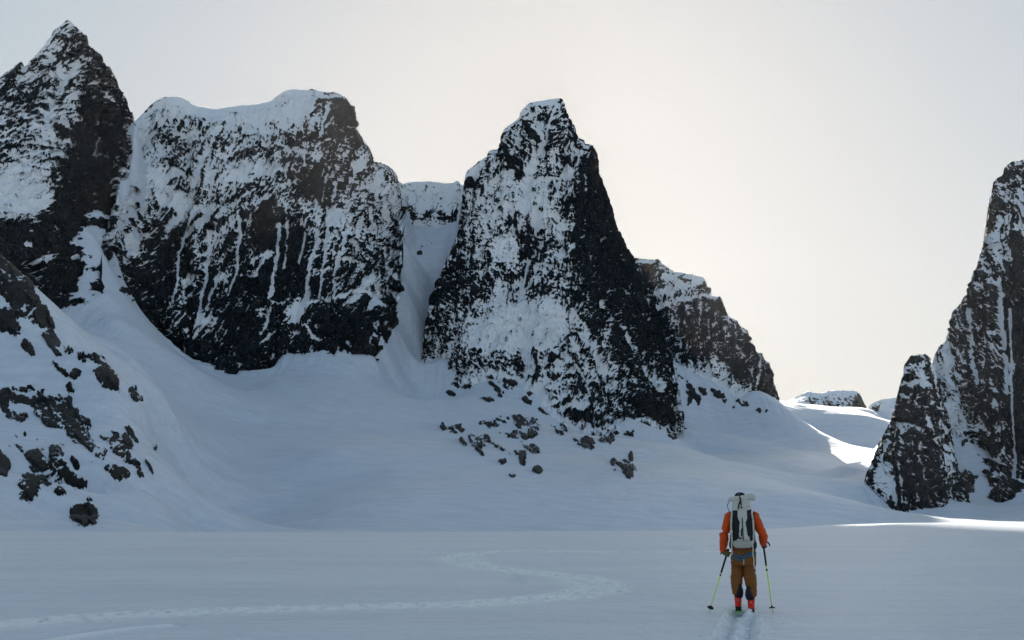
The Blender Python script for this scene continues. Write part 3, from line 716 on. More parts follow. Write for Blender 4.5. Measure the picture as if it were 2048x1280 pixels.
# ski tracks pressed into the foreground
loose_glow = np.zeros(TX.shape)
def gpt(px, py):
    rx, rz = ray(px, py); D = -EYE / rz
    return float(rx * D), float(D)
def smooth_line(pts, n=160):
    pts = np.array(pts, float); t = np.arange(len(pts)); tt = np.linspace(0, len(pts) - 1, n)
    def cr(v):
        i = np.clip(tt.astype(int), 0, len(v) - 2); f = tt - i
        p0 = v[np.maximum(i - 1, 0)]; p1 = v[i]; p2 = v[i + 1]; p3 = v[np.minimum(i + 2, len(v) - 1)]
        return 0.5 * (2 * p1 + (p2 - p0) * f + (2 * p0 - 5 * p1 + 4 * p2 - p3) * f * f + (3 * p1 - p0 - 3 * p2 + p3) * f ** 3)
    return np.stack([cr(pts[:, 0]), cr(pts[:, 1])], 1)
def line_field(pts, maxd):
    """signed distance to a ground polyline and position along it, where closer than maxd"""
    best = np.full(TX.shape, 1e9); sg = np.zeros(TX.shape); al = np.zeros(TX.shape)
    L = 0.0
    lo = pts.min(0) - maxd; hi = pts.max(0) + maxd
    m0 = (TX > lo[0]) & (TX < hi[0]) & (TY > lo[1]) & (TY < hi[1]) & (np.abs(TH) < half)
    r, c = np.where(m0)
    x = TX[r, c]; y = TY[r, c]; bd = np.full(x.shape, 1e9); bs = bd * 0; ba = bd * 0
    for p, q in zip(pts[:-1], pts[1:]):
        v = q - p; l = np.hypot(*v) + 1e-9
        mm = (x > min(p[0], q[0]) - maxd) & (x < max(p[0], q[0]) + maxd) & (y > min(p[1], q[1]) - maxd) & (y < max(p[1], q[1]) + maxd)
        k = np.where(mm)[0]
        if len(k):
            t = np.clip(((x[k] - p[0]) * v[0] + (y[k] - p[1]) * v[1]) / l ** 2, 0, 1)
            d = np.hypot(x[k] - p[0] - t * v[0], y[k] - p[1] - t * v[1])
            s = np.sign((x[k] - p[0]) * v[1] - (y[k] - p[1]) * v[0])
            b = d < bd[k]; kk = k[b]
            bd[kk] = d[b]; bs[kk] = s[b]; ba[kk] = L + t[b] * l
        L += l
    best[r, c] = bd; sg[r, c] = bs; al[r, c] = ba
    return best, sg, al
old = smooth_line([gpt(*p) for p in [(-60,1256),(0,1250),(150,1238),(300,1228),(450,1222),(620,1217),(800,1212),(950,1207),(1060,1200),(1150,1190),(1190,1177),(1165,1160),(1090,1147),(1000,1137),(925,1124),(915,1115),(960,1106),(1040,1101),(1150,1103),(1300,1105),(1500,1103)]], 400)
bd, bs, ba = line_field(old, 1.6)
m = bd < 1.6
cl = fbm(TX[m] * 5, TY[m] * 5, 0 * TX[m], 3); cl2 = fbm(TX[m] * 1.1, TY[m] * 1.1, 0 * TX[m] + 5, 2)
q = bd[m] + 0.05 * cl
strength = 0.65 + 0.5 * cl2
prof = -0.05 * np.exp(-(q / 0.24) ** 2) + 0.055 * np.exp(-((q - 0.38) / 0.22) ** 2) * np.maximum(0.5 + 1.3 * cl, 0)
TZ[m] += prof * strength
loose_glow[m] = np.clip(strength * 2.2 * np.exp(-((q - 0.1) / 0.42) ** 2) * (0.8 + 2.4 * cl), 0, 1)
sec = smooth_line([gpt(*p) for p in [(1000,1135),(1030,1150),(1038,1168)]], 30)
bd, bs, ba = line_field(sec, 1.0); m = bd < 1.0
TZ[m] += -0.05 * np.exp(-(bd[m] / 0.15) ** 2)
thin = smooth_line([gpt(*p) for p in [(60,1290),(130,1275),(250,1258),(340,1250)]], 30)
bd, bs, ba = line_field(thin, 1.0); m = bd < 1.0
TZ[m] += 0.03 * np.exp(-(bd[m] / 0.1) ** 2) - 0.03 * np.exp(-((bd[m] - 0.15) / 0.1) ** 2)
loose_glow[m] = np.maximum(loose_glow[m], 0.7 * np.exp(-(bd[m] / 0.12) ** 2))
SK_L = gpt(1478, 1222); SK_R = gpt(1500, 1231)
for (a, b, c, dpt) in ((SK_L, gpt(1446, 1290), gpt(1425, 1330), 0.10), (SK_R, gpt(1492, 1290), gpt(1485, 1330), 0.11)):
    ln = smooth_line([a, b, c], 30)
    bd, bs, ba = line_field(ln, 1.0); m = bd < 1.0
    cl = fbm(TX[m] * 7, TY[m] * 3, 0 * TX[m], 3)
    TZ[m] += -dpt * np.exp(-((bd[m] + 0.02 * cl) / 0.085) ** 2) + 0.045 * np.exp(-((bd[m] - 0.17) / 0.05) ** 2) * (0.7 + 1.6 * cl)
    loose_glow[m] = np.maximum(loose_glow[m], np.clip(np.exp(-((bd[m] - 0.15) / 0.1) ** 2) * (0.6 + cl), 0, 1))

ground = grid_mesh('snow_ground', np.stack([TX, TY, TZ], -1), SNOW, {'rock': rock, 'loose_glow': loose_glow}, wrap=True)
tag(ground, 'shaded glacier snow with old ski tracks, rising to the foot of every wall', 'snow', kind='structure')

# broken snow clods thrown out along the tracks
def ground_z(x, y):
    th = math.atan2(x, y); rr = math.hypot(x, y)
    j = np.interp(th, ths[:1130], np.arange(1130)); i = np.interp(rr, ds, np.arange(len(ds)))
    return float(TZ[int(round(i)), int(round(j))])
_rs = np.random.RandomState(11)
_oct = np.array([(1,0,0),(-1,0,0),(0,1,0),(0,-1,0),(0,0,1),(0,0,-1)], float)
_of = [(0,2,4),(2,1,4),(1,3,4),(3,0,4),(2,0,5),(1,2,5),(3,1,5),(0,3,5)]
cv_, cf_ = [], []
def clods(line, n, spread, size):
    seg = np.concatenate([[0], np.cumsum(np.hypot(*np.diff(line, axis=0).T))])
    for _ in range(n):
        t = _rs.rand() * seg[-1]
        x = np.interp(t, seg, line[:, 0]) + _rs.normal() * spread; y = np.interp(t, seg, line[:, 1]) + _rs.normal() * spread
        if not 12 < y < 60: continue
        r_ = size * (0.35 + 1.2 * _rs.rand() ** 3) * (0.7 + y / 45)
        z = ground_z(x, y)
        p = _oct * (0.6 + 0.7 * _rs.rand(6, 1)) * r_ * np.array([1.3, 1.0, 0.6])
        a = _rs.rand() * 6.28
        k = len(cv_)
        for q in p: cv_.append((x + q[0] * cos(a) - q[1] * sin(a), y + q[0] * sin(a) + q[1] * cos(a), z + q[2] + 0.15 * r_))
        cf_.extend([tuple(i + k for i in f) for f in _of])
clods(old, 900, 0.33, 0.030)
for a, b in ((SK_L, gpt(1446, 1290)), (SK_R, gpt(1492, 1290))):
    clods(np.array([a, b]), 160, 0.16, 0.025)
_m = bpy.data.meshes.new('snow_clods'); _m.from_pydata(cv_, [], cf_); _m.update()
_a = _m.attributes.new('loose_glow', 'FLOAT', 'POINT'); _a.data.foreach_set('value', np.ones(len(cv_), np.float32))
_a = _m.attributes.new('rock', 'FLOAT', 'POINT'); _a.data.foreach_set('value', np.full(len(cv_), -2, np.float32))
_m.materials.append(SNOW)
_o = bpy.data.objects.new('snow_clods', _m); C.objects.link(_o)
tag(_o, 'broken snow clods strewn along the ski tracks', 'snow', kind='stuff')

# ------------------------------------------------------------------ the skier and the gear
def plain(name, col, rough=0.6, bump=0.0, bscale=60.0, spec=0.3, vary=0.0, metal=0.0):
    m = NT(name)
    tc = m.n('TexCoord').outputs['Object']
    c = (*col, 1)
    bc = m.mix(m.math('MULTIPLY', m.noise(tc, 9.0, 4, 0.6), vary), col, tuple(v * 0.45 for v in col)) if vary else None
    bs = m.n('BsdfPrincipled', {'Base Color': bc if bc else c, 'Roughness': rough, 'Metallic': metal})
    bs.inputs['Specular IOR Level'].default_value = spec
    if bump:
        b = m.n('Bump', {'Height': m.noise(tc, bscale, 3, 0.6), 'Distance': bump, 'Strength': 0.8})
        m.t.links.new(b.outputs[0], bs.inputs['Normal'])
    m.surf(bs.outputs[0])
    return m.m
M_SKIN = plain('skin', (0.55, 0.34, 0.25), 0.5, vary=0.2)
M_JACKET = plain('orange_shell', (0.78, 0.085, 0.006), 0.6, 0.01, 14, vary=0.35)
M_PANTS = plain('brown_shell', (0.24, 0.085, 0.015), 0.65, 0.012, 12, vary=0.4)
M_BLACK = plain('black_nylon', (0.010, 0.012, 0.02), 0.6, vary=0.3)
M_NAVY = plain('navy_knit', (0.008, 0.010, 0.035), 0.8, 0.003, 120)
M_WHITE = plain('white_packcloth', (0.66, 0.64, 0.56), 0.6, 0.008, 22, vary=0.35)
M_GREY = plain('grey_packcloth', (0.50, 0.48, 0.40), 0.7, 0.01, 30, vary=0.4)
M_RED = plain('red_boot_shell', (0.78, 0.022, 0.008), 0.45, vary=0.3, spec=0.25)
M_GREEN = plain('green_topsheet', (0.16, 0.55, 0.04), 0.35, spec=0.5)
M_LIME = plain('lime_shaft', (0.70, 0.95, 0.03), 0.35, spec=0.5)
M_TEAL = plain('teal_webbing', (0.03, 0.13, 0.20), 0.7)
M_OLIVE = plain('olive_leather', (0.16, 0.15, 0.05), 0.7, vary=0.4)
M_CREAM = plain('cream_rope', (0.62, 0.56, 0.45), 0.8)
M_STEEL = plain('steel', (0.35, 0.35, 0.36), 0.35, metal=0.9)

def tube(path, rad, n=14, up=(0, 0, 1)):
    """closed tube through points; rad = list of r or (r_side, r_up)"""
    P = [Vector(p) for p in path]
    vs_, fs = [], []
    for i, p in enumerate(P):
        t = (P[min(i + 1, len(P) - 1)] - P[max(i - 1, 0)]).normalized()
        u = Vector(up)
        if abs(t.dot(u)) > 0.95: u = Vector((0, 1, 0)) if abs(t.y) < 0.9 else Vector((1, 0, 0))
        a = t.cross(u).normalized(); b = a.cross(t).normalized()
        r_ = rad[i] if not isinstance(rad, (int, float)) else rad
        ra, rb = r_ if isinstance(r_, tuple) else (r_, r_)
        for k in range(n):
            q = 2 * pi * k / n
            vs_.append(p + a * cos(q) * ra + b * sin(q) * rb)
    for i in range(len(P) - 1):
        for k in range(n):
            k2 = (k + 1) % n
            fs.append((i * n + k, i * n + k2, (i + 1) * n + k2, (i + 1) * n + k))
    fs.append(tuple(range(n))[::-1]); fs.append(tuple((len(P) - 1) * n + k for k in range(n)))
    return vs_, fs

def body_tube(levels, n=24):
    """upright loft: levels = (x, y, z, rx, ry[, power])"""
    vs_, fs = [], []
    for lv in levels:
        x, y, z, rx, ry = lv[:5]; e = 2 / (lv[5] if len(lv) > 5 else 2.0)
        for k in range(n):
            q = 2 * pi * k / n; c, s_ = cos(q), sin(q)
            vs_.append(Vector((x + rx * math.copysign(abs(c) ** e, c), y + ry * math.copysign(abs(s_) ** e, s_), z)))
    for i in range(len(levels) - 1):
        for k in range(n):
            k2 = (k + 1) % n
            fs.append((i * n + k, i * n + k2, (i + 1) * n + k2, (i + 1) * n + k))
    fs.append(tuple(range(n))[::-1]); fs.append(tuple((len(levels) - 1) * n + k for k in range(n)))
    return vs_, fs

def ball(c, r, n=12):
    r = r if isinstance(r, tuple) else (r, r, r)
    lv = []
    for i in range(n + 1):
        a = -pi / 2 + pi * i / n
        lv.append((c[0], c[1], c[2] + r[2] * sin(a), max(r[0] * cos(a), 1e-4), max(r[1] * cos(a), 1e-4)))
    return body_tube(lv, 16)

def box(x0, x1, y0, y1, z0, z1):
    v = [Vector((x, y, z)) for x in (x0, x1) for y in (y0, y1) for z in (z0, z1)]
    return v, [(0, 1, 3, 2), (4, 6, 7, 5), (0, 4, 5, 1), (2, 3, 7, 6), (0, 2, 6, 4), (1, 5, 7, 3)]

def ribbon(path, w, t, side=(1, 0, 0)):
    s_ = Vector(side).normalized(); P = [Vector(p) for p in path]; vs_, fs = [], []
    for i, p in enumerate(P):
        tt = (P[min(i + 1, len(P) - 1)] - P[max(i - 1, 0)]).normalized()
        sd_ = (s_ - tt * s_.dot(tt)).normalized(); nn = tt.cross(sd_).normalized()
        for a, b in ((-w, -t), (w, -t), (w, t), (-w, t)): vs_.append(p + sd_ * a / 2 + nn * b / 2)
    for i in range(len(P) - 1):
        for k in range(4):
            k2 = (k + 1) % 4; fs.append((i * 4 + k, i * 4 + k2, i * 4 + 4 + k2, i * 4 + 4 + k))
    fs.append((3, 2, 1, 0)); n_ = (len(P) - 1) * 4; fs.append((n_, n_ + 1, n_ + 2, n_ + 3))
    return vs_, fs

def part(name, shapes, mat, parent=None, remesh=None, smooth=3, wrinkle=0.0, wsc=8.0, flat=False, bevel=0.0, sub=0):
    vs_, fs = [], []
    for v, f in shapes:
        o_ = len(vs_); vs_ += v; fs += [tuple(i + o_ for i in q) for q in f]
    me = bpy.data.meshes.new(name)
    me.from_pydata([tuple(v) for v in vs_], [], fs); me.update()
    o = bpy.data.objects.new(name, me); C.objects.link(o)
    if remesh or bevel or sub:
        if remesh:
            md = o.modifiers.new('r', 'REMESH'); md.mode = 'VOXEL'; md.voxel_size = remesh
            md = o.modifiers.new('s', 'SMOOTH'); md.iterations = smooth; md.factor = 0.5
        if bevel:
            md = o.modifiers.new('b', 'BEVEL'); md.width = bevel; md.segments = 2; md.limit_method = 'ANGLE'
        if sub:
            md = o.modifiers.new('u', 'SUBSURF'); md.levels = sub; md.render_levels = sub
        bpy.context.view_layer.update()
        ev = o.evaluated_get(bpy.context.evaluated_depsgraph_get())
        m2 = bpy.data.meshes.new_from_object(ev)
        o.modifiers.clear(); o.data = m2; m2.name = name; me = m2
    if wrinkle:
        n_ = len(me.vertices); co = np.empty(n_ * 3, np.float32); me.vertices.foreach_get('co', co); co = co.reshape(-1, 3)
        no = np.empty(n_ * 3, np.float32); me.vertices.foreach_get('normal', no); no = no.reshape(-1, 3)
        d = fbm(co[:, 0] * wsc, co[:, 1] * wsc, co[:, 2] * wsc * 1.8, 3, ridged=True)
        co += no * (d * wrinkle)[:, None]; me.vertices.foreach_set('co', co.reshape(-1)); me.update()
    me.materials.clear(); me.materials.append(mat)
    me.polygons.foreach_set('use_smooth', np.full(len(me.polygons), not flat, bool))
    if parent: o.parent = parent
    return o

fx, fD = gpt(1490, 1226)
HEAD = math.atan2(fx, fD)                     # walks straight away from the camera
def place(o, dz=0.0):
    o.location = (fx, fD, dz); o.rotation_euler = (0, 0, -HEAD)

# -- hands: a palm, four fingers of different length curled round the grip and a thumb from the side of the palm
def hand_shapes(c, axis, outward, s=1.0):
    """c: centre of the grip, axis: up along the pole, outward: from the pole to the back of the hand"""
    a = Vector(axis).normalized(); o_ = Vector(outward); o_ = (o_ - a * o_.dot(a)).normalized(); f = a.cross(o_).normalized()
    c = Vector(c); L = lambda x, y, z: c + (o_ * x + f * y + a * z) * s
    sh = [tube([L(.040, -.050, .0), L(.044, -.02, .0), L(.040, .015, .0), L(.030, .03, 0)], [(.034, .017), (.044, .019), (.043, .016), (.034, .010)], 12, up=o_)]
    for z, ln, r in ((.034, 205, .0105), (.012, 225, .0115), (-.010, 215, .011), (-.031, 185, .0095)):
        pts = []
        for k in range(7):
            q = radians(20 + ln * k / 6); R_ = .036 - .004 * k / 6
            pts.append(L(R_ * cos(q), R_ * sin(q) + .006, z - .004 * k / 6))
        sh.append(tube(pts, [r * 1.1, r * 1.12, r, r * 1.05, r * .95, r * .9, r * .7], 10, up=a))
    th = []
    for k in range(5):
        q = radians(-35 - 120 * k / 4); R_ = .040 - .004 * k / 4
        th.append(L(R_ * cos(q), R_ * sin(q), .022 + .020 * k / 4))
    sh.append(tube([L(.034, -.035, .010)] + th, [.015, .0145, .014, .0125, .0115, .008], 10, up=a))
    return sh, L(.038, -.055, .0)

# local frame: x right, y forward (away), z up
HL = Vector((-.250, .10, .905)); HR = Vector((.325, .19, 1.035))
TL = Vector((-.555, -.06, .0)); TR = Vector((.425, .05, .0))      # pole tips in the snow
axL = (HL - TL).normalized(); axR = (HR - TR).normalized()
gl, wL = hand_shapes(HL, axL, (-.55, -.75, 0))
gr, wR = hand_shapes(HR, axR, (.75, -.6, 0))
SH_L, SH_R = Vector((-.175, .02, 1.50)), Vector((.185, .02, 1.50))
EL, ER = Vector((-.275, -.05, 1.225)), Vector((.322, -.07, 1.205))
def limb(a, b, c, r):
    a, b, c = Vector(a), Vector(b), Vector(c)
    return tube([a, a.lerp(b, .35), a.lerp(b, .8), b, b.lerp(c, .2), b.lerp(c, .6), c], r, 14)
KL, KR = (-.094, .13, .60), (.090, .09, .58)
AL, AR = (-.100, .07, .195), (.100, -.06, .175)
body = []
body.append(body_tube([(-.0, .03, .93, .15, .11), (0, .03, 1.02, .15, .11), (0, .035, 1.15, .135, .10), (0, .04, 1.32, .15, .11), (0, .05, 1.45, .165, .105), (0, .055, 1.52, .12, .08), (-.005, .065, 1.57, .06, .06), (-.01, .075, 1.64, .055, .058), (-.015, .08, 1.68, .052, .055)]))
body.append(ball((-.015, .095, 1.755), (.074, .094, .112)))
body.append(tube([(-.015, .15, 1.70), (-.015, .172, 1.675)], [.045, .03]))
body.append(tube([(-.015, .178, 1.765), (-.015, .200, 1.735)], [.010, .017]))           # nose
body.append(tube([(-.035, .178, 1.700), (.005, .178, 1.700)], [.008, .008]))             # lips
for sx in (-1, 1):
    body.append(ball((-.015 + sx * .076, .085, 1.75), (.010, .020, .032)))                # ears
    body.append(ball((-.015 + sx * .030, .168, 1.767), (.014, .012, .010)))               # eyes under the brow
    body.append(tube([(-.015 + sx * .015, .178, 1.785), (-.015 + sx * .050, .165, 1.785)], [.008, .007]))
body.append(limb(SH_L, EL, wL, [.052, .048, .042, .040, .038, .032, .026]))
body.append(limb(SH_R, ER, wR, [.052, .048, .042, .040, .038, .032, .026]))
for g in gl + gr:
    c_ = sum(g[0], Vector()) / len(g[0])
    body.append(([c_ + (v - c_) * .86 for v in g[0]], g[1]))
body.append(limb((-.085, .03, .93), KL, AL, [.085, .082, .062, .056, .058, .050, .036]))
body.append(limb((.085, .03, .93), KR, AR, [.085, .082, .062, .056, .058, .050, .036]))
for an_ in (AL, AR):
    x, y, z = an_
    body.append(tube([(x, y - .05, z - .07), (x, y + .02, z - .06), (x, y + .12, z - .09), (x, y + .18, z - .10)], [(.03, .03), (.036, .036), (.04, .024), (.03, .014)], 12))
person = part('person', body, M_SKIN, remesh=.007, smooth=3)
tag(person, 'ski tourer in orange jacket and brown trousers seen from behind, striding away over the snow', 'person')
place(person)

# jacket
jk = [body_tube([(0.0, .03, 1.00, .175, .135, 2.4), (0.01, .03, 1.08, .18, .14, 2.4), (.01, .035, 1.22, .165, .13), (.005, .04, 1.36, .185, .14), (.005, .045, 1.45, .20, .135), (.005, .05, 1.51, .175, .11), (0, .055, 1.555, .11, .09), (-.005, .065, 1.60, .078, .078), (-.01, .072, 1.66, .074, .074)])]
def sleeve(a, b, c, sgn):
    a, b, c = Vector(a), Vector(b), Vector(c)
    return tube([a + Vector((-.03 * sgn, 0, .01)), a + Vector((.012 * sgn, 0, -.015)), a.lerp(b, .45), a.lerp(b, .85), b + Vector((.012 * sgn, -.01, -.01)), b.lerp(c, .25), b.lerp(c, .6), b.lerp(c, .93)],
                [.070, .082, .072, .066, .066, .066, .058, .044], 16)
jk.append(sleeve(SH_L, EL, wL, -1)); jk.append(sleeve(SH_R, ER, wR, 1))
jacket = part('jacket', jk, M_JACKET, person, remesh=.009, smooth=3, wrinkle=.013, wsc=8)

# trousers: wide legs with sharp folds at the knee and hems over the boots
tr = [body_tube([(.01, .03, .74, .165, .12, 2.3), (.01, .03, .84, .178, .13, 2.4), (.015, .03, .94, .182, .132, 2.4), (.015, .03, 1.04, .172, .13, 2.3)])]
def leg(top, kn, an_, sg):
    (tx, ty, tz), (kx, ky, kz), (ax, ay, az) = top, kn, an_
    return body_tube([(tx, ty, tz, .10, .12), (tx, ty + .02, .78, .098, .12), (kx * .9 + tx * .1, ky - .01, kz + .09, .090, .105), (kx, ky, kz + .02, .088, .105), (kx + .010 * sg, ky - .02, kz - .03, .094, .11, 2.3),
                      (kx + .018 * sg, ky * .6 + ay * .4 - .02, .46, .082, .115, 2.3), (ax + .018 * sg, ay - .005, .36, .070, .12, 2.3), (ax + .02 * sg, ay, az + .09, .060, .110, 2.3)][::-1])
tr.append(leg((-.088, .03, .93), KL, AL, -1)); tr.append(leg((.095, .03, .93), KR, AR, 1))
trousers = part('trousers', tr, M_PANTS, person, remesh=.009, smooth=2, wrinkle=.014, wsc=6)
for (x, y, z) in (AL, AR):
    sg = -1 if x < 0 else 1
    part('gaiter', [body_tube([(x - .010 * sg, y - .01, z + .035, .060, .085), (x - .01 * sg, y - .02, z + .07, .070, .10), (x - .018 * sg, y - .040, z + .12, .072, .100), (x - .030 * sg, y - .055, z + .18, .045, .085), (x - .038 * sg, y - .05, z + .25, .020, .07)])], M_BLACK, person, remesh=.008, wrinkle=.004)
# boots with cuffs, buckles and soles
for (x, y, z) in (AL, AR):
    b = part('boot', [body_tube([(x, y + .03, z - .125, .045, .145, 2.6), (x, y + .03, z - .09, .052, .150, 2.6), (x, y + .015, z - .05, .052, .125, 2.4), (x, y - .01, z, .055, .085), (x, y - .015, z + .06, .058, .078), (x, y - .005, z + .10, .055, .075)])], M_RED, person, remesh=.006, smooth=2)
    part('sole', [body_tube([(x, y + .03, z - .150, .044, .150, 3), (x, y + .03, z - .118, .047, .152, 3)])], M_BLACK, b)
    part('heel_shell', [body_tube([(x, y - .075, z - .125, .045, .05), (x, y - .08, z - .105, .050, .05), (x, y - .07, z - .085, .040, .04)])], M_BLACK, b, remesh=.006)
    part('buckle', [box(x - .012, x + .012, y - .108, y - .092, z - .01, z + .012)], M_STEEL, b, bevel=.002)
    part('spoiler', [body_tube([(x, y - .075, z + .055, .018, .025), (x, y - .085, z + .12, .020, .018), (x, y - .08, z + .17, .012, .012)])], M_BLACK, b, remesh=.005)
# gloves, cap, harness
part('glove', gl + [tube([wL, wL + (EL - wL).normalized() * .07], [.038, .044])], M_OLIVE, person, remesh=.0045, smooth=2)
part('glove', gr + [tube([wR, wR + (ER - wR).normalized() * .07], [.038, .044])], M_BLACK, person, remesh=.0045, smooth=2)
cap = part('cap', [body_tube([(-.015, .09, 1.755, .090, .108), (-.015, .09, 1.79, .093, .110), (-.015, .088, 1.825, .086, .102), (-.015, .086, 1.855, .064, .078), (-.015, .085, 1.872, .03, .04)]),
                   tube([(-.015, .17, 1.79), (-.015, .25, 1.785)], [(.075, .008), (.055, .006)], 14)], M_NAVY, person, remesh=.007, smooth=3)
part('cap_badge', [box(-.036, -.028, -.024, -.014, 1.835, 1.852)], M_CREAM, cap, bevel=.002)
part('sunglasses', [tube([(-.06, .182, 1.767), (-.015, .192, 1.768), (.03, .182, 1.767)], [(.012, .016), (.005, .01), (.012, .016)], 10)], M_BLACK, person)
hp = []
for k in range(13):
    q = pi + pi * k / 12
    hp.append((.012 + .193 * cos(q), .03 + .148 * sin(q), .925 - .055 * abs(sin(q)) ** 2))
harness = part('harness', [ribbon(hp, .030, .008, (0, 0, 1)),
                 ribbon([(-.17, -.02, .90), (-.13, -.085, .845), (-.06, -.118, .815), (.005, -.11, .835), (.05, -.118, .90), (.09, -.115, .935)], .032, .008, (0, 0, 1)),
                 ribbon([(.18, -.02, .92), (.13, -.09, .93), (.08, -.118, .92)], .032, .008, (0, 0, 1))], M_TEAL, person)
part('rope_end', [tube([(.008, -.125, .83), (.010, -.13, .79), (.006, -.128, .745)], .007, 8)], M_CREAM, person)

# -- backpack
pack = bpy.data.objects.new('backpack', None); C.objects.link(pack); place(pack)
tag(pack, 'tall white and black roll-top backpack with a grey lower pocket worn by the skier', 'backpack')
BX, BY = .005, -.21
part('main_bag', [body_tube([(BX, BY + .02, 1.02, .125, .085, 3), (BX, BY, 1.06, .155, .105, 3), (BX, BY - .01, 1.2, .165, .115, 3), (BX, BY - .01, 1.4, .162, .115, 3), (BX, BY, 1.54, .150, .105, 3), (BX, BY + .01, 1.60, .140, .095, 3)], 32)], M_BLACK, pack, remesh=.009, wrinkle=.003)
def panel(zs_, xs, y, t=.012):
    vs_, fs = [], []
    for z, (x0, x1), yy in zip(zs_, xs, y):
        for k in range(7):
            f_ = k / 6; xx = x0 + (x1 - x0) * f_
            vs_.append(Vector((xx, yy + .018 * (2 * f_ - 1) ** 2, z)))
        for k in range(7):
            f_ = k / 6; xx = x0 + (x1 - x0) * f_
            vs_.append(Vector((xx, yy + .018 * (2 * f_ - 1) ** 2 + t, z)))
    n_ = 14
    for i in range(len(zs_) - 1):
        for k in range(6):
            a = i * n_ + k; fs.append((a, a + 1, a + n_ + 1, a + n_)); b = a + 7; fs.append((b + 1, b, b + n_, b + n_ + 1))
        fs.append((i * n_, i * n_ + n_, i * n_ + n_ + 7, i * n_ + 7)); fs.append((i * n_ + 6, i * n_ + 13, i * n_ + n_ + 13, i * n_ + n_ + 6))
    for k in range(6):
        fs.append((k + 1, k, k + 7, k + 8)); b = (len(zs_) - 1) * n_ + k; fs.append((b, b + 1, b + 8, b + 7))
    return vs_, fs
fp = part('front_panel', [panel([1.12, 1.2, 1.32, 1.45, 1.55, 1.605], [(-.085, .115), (-.082, .108), (-.072, .095), (-.063, .085), (-.060, .082), (-.060, .085)], [-.338, -.342, -.342, -.340, -.335, -.322])], M_WHITE, pack)
part('daisy_chain', [ribbon([(.005, -.348, 1.475), (.008, -.352, 1.40), (.010, -.352, 1.30), (.012, -.350, 1.18), (.012, -.346, 1.13)], .014, .006)], M_BLACK, fp)
part('ice_axe_loop', [tube([(.0, -.352, 1.31), (-.012, -.358, 1.25), (-.010, -.356, 1.19)], .009, 8)], M_BLACK, fp)
part('label_patch', [box(-.066, -.012, -.352, -.345, 1.148, 1.172)], M_BLACK, fp, bevel=.001)
part('bottom_pocket', [tube([(-.120, -.265, 1.075), (-.10, -.29, 1.07), (.005, -.305, 1.065), (.11, -.29, 1.07), (.130, -.265, 1.075)], [(.045, .045), (.055, .06), (.055, .062), (.055, .06), (.045, .045)], 16)], M_GREY, pack, remesh=.007, wrinkle=.005, wsc=14)
# roll-top
rt = part('roll_top', [body_tube([(.0, -.20, 1.585, .145, .10, 2.6), (-.0, -.20, 1.65, .135, .09, 2.6), (.0, -.20, 1.71, .130, .07, 2.6), (.0, -.20, 1.76, .150, .05, 2.4)], 28),
                       tube([(-.195, -.215, 1.745), (-.15, -.225, 1.765), (-.05, -.235, 1.775), (.05, -.235, 1.782), (.12, -.23, 1.80), (.165, -.215, 1.805), (.195, -.205, 1.77)], [.022, .034, .038, .038, .046, .050, .036], 14),
                       tube([(.185, -.205, 1.80), (.195, -.2, 1.74)], [.04, .025], 12)], M_WHITE, pack, remesh=.007, wrinkle=.007, wsc=11)
part('top_strap', [ribbon([(-.028, -.17, 1.835), (-.022, -.23, 1.83), (-.016, -.278, 1.79), (-.008, -.292, 1.74), (-.004, -.300, 1.68), (.004, -.318, 1.62)], .022, .006)], M_BLACK, rt)
part('side_strap', [ribbon([(-.020, -.292, 1.72), (-.040, -.300, 1.67), (-.050, -.315, 1.60)], .018, .006)], M_BLACK, rt)
part('buckle', [box(-.012, .008, -.312, -.298, 1.635, 1.665)], M_CREAM, rt, bevel=.003)
part('cord', [tube([(-.185, -.225, 1.725), (-.215, -.22, 1.67), (-.205, -.19, 1.61), (-.185, -.12, 1.56)], .005, 8)], M_BLACK, rt)
sq = [(.060, 1.640), (.068, 1.652), (.072, 1.640), (.080, 1.650), (.086, 1.640), (.094, 1.641), (.098, 1.652), (.104, 1.640), (.112, 1.648), (.122, 1.638)]
part('lettering', [tube([(x, -.288 + .25 * (x - .05) , z) for x, z in sq], .0035, 6)], M_BLACK, rt)
# side straps, rope and shoulder straps
for sg in (-1, 1):
    part('side_panel', [tube([(BX + sg * .158, -.25, 1.08), (BX + sg * .170, -.26, 1.25), (BX + sg * .166, -.26, 1.42), (BX + sg * .150, -.25, 1.57)], [(.012, .045), (.014, .055), (.014, .052), (.012, .04)], 10, up=(0, 1, 0))], M_WHITE, pack, remesh=.007, wrinkle=.004, wsc=16)
    part('hip_fin', [tube([(BX + sg * .13, -.15, 1.06), (BX + sg * .195, -.08, 1.05), (BX + sg * .205, .03, 1.05)], [(.03, .06), (.022, .065), (.012, .04)], 12)], M_BLACK, pack, remesh=.008)
    part('shoulder_strap', [ribbon([(BX + sg * .10, -.14, 1.56), (BX + sg * .115, -.04, 1.615), (BX + sg * .125, .06, 1.60), (BX + sg * .135, .15, 1.52), (BX + sg * .14, .18, 1.40), (BX + sg * .17, .14, 1.22), (BX + sg * .175, .02, 1.12), (BX + sg * .15, -.12, 1.08)], .05, .014)], M_BLACK, pack)
    for zc in (1.22, 1.44):
        part('compression_strap', [ribbon([(BX + sg * .07, -.338, zc), (BX + sg * .13, -.325, zc + .01), (BX + sg * .178, -.27, zc + .015), (BX + sg * .180, -.18, zc + .01)], .012, .006, (0, 0, 1))], M_BLACK, pack)
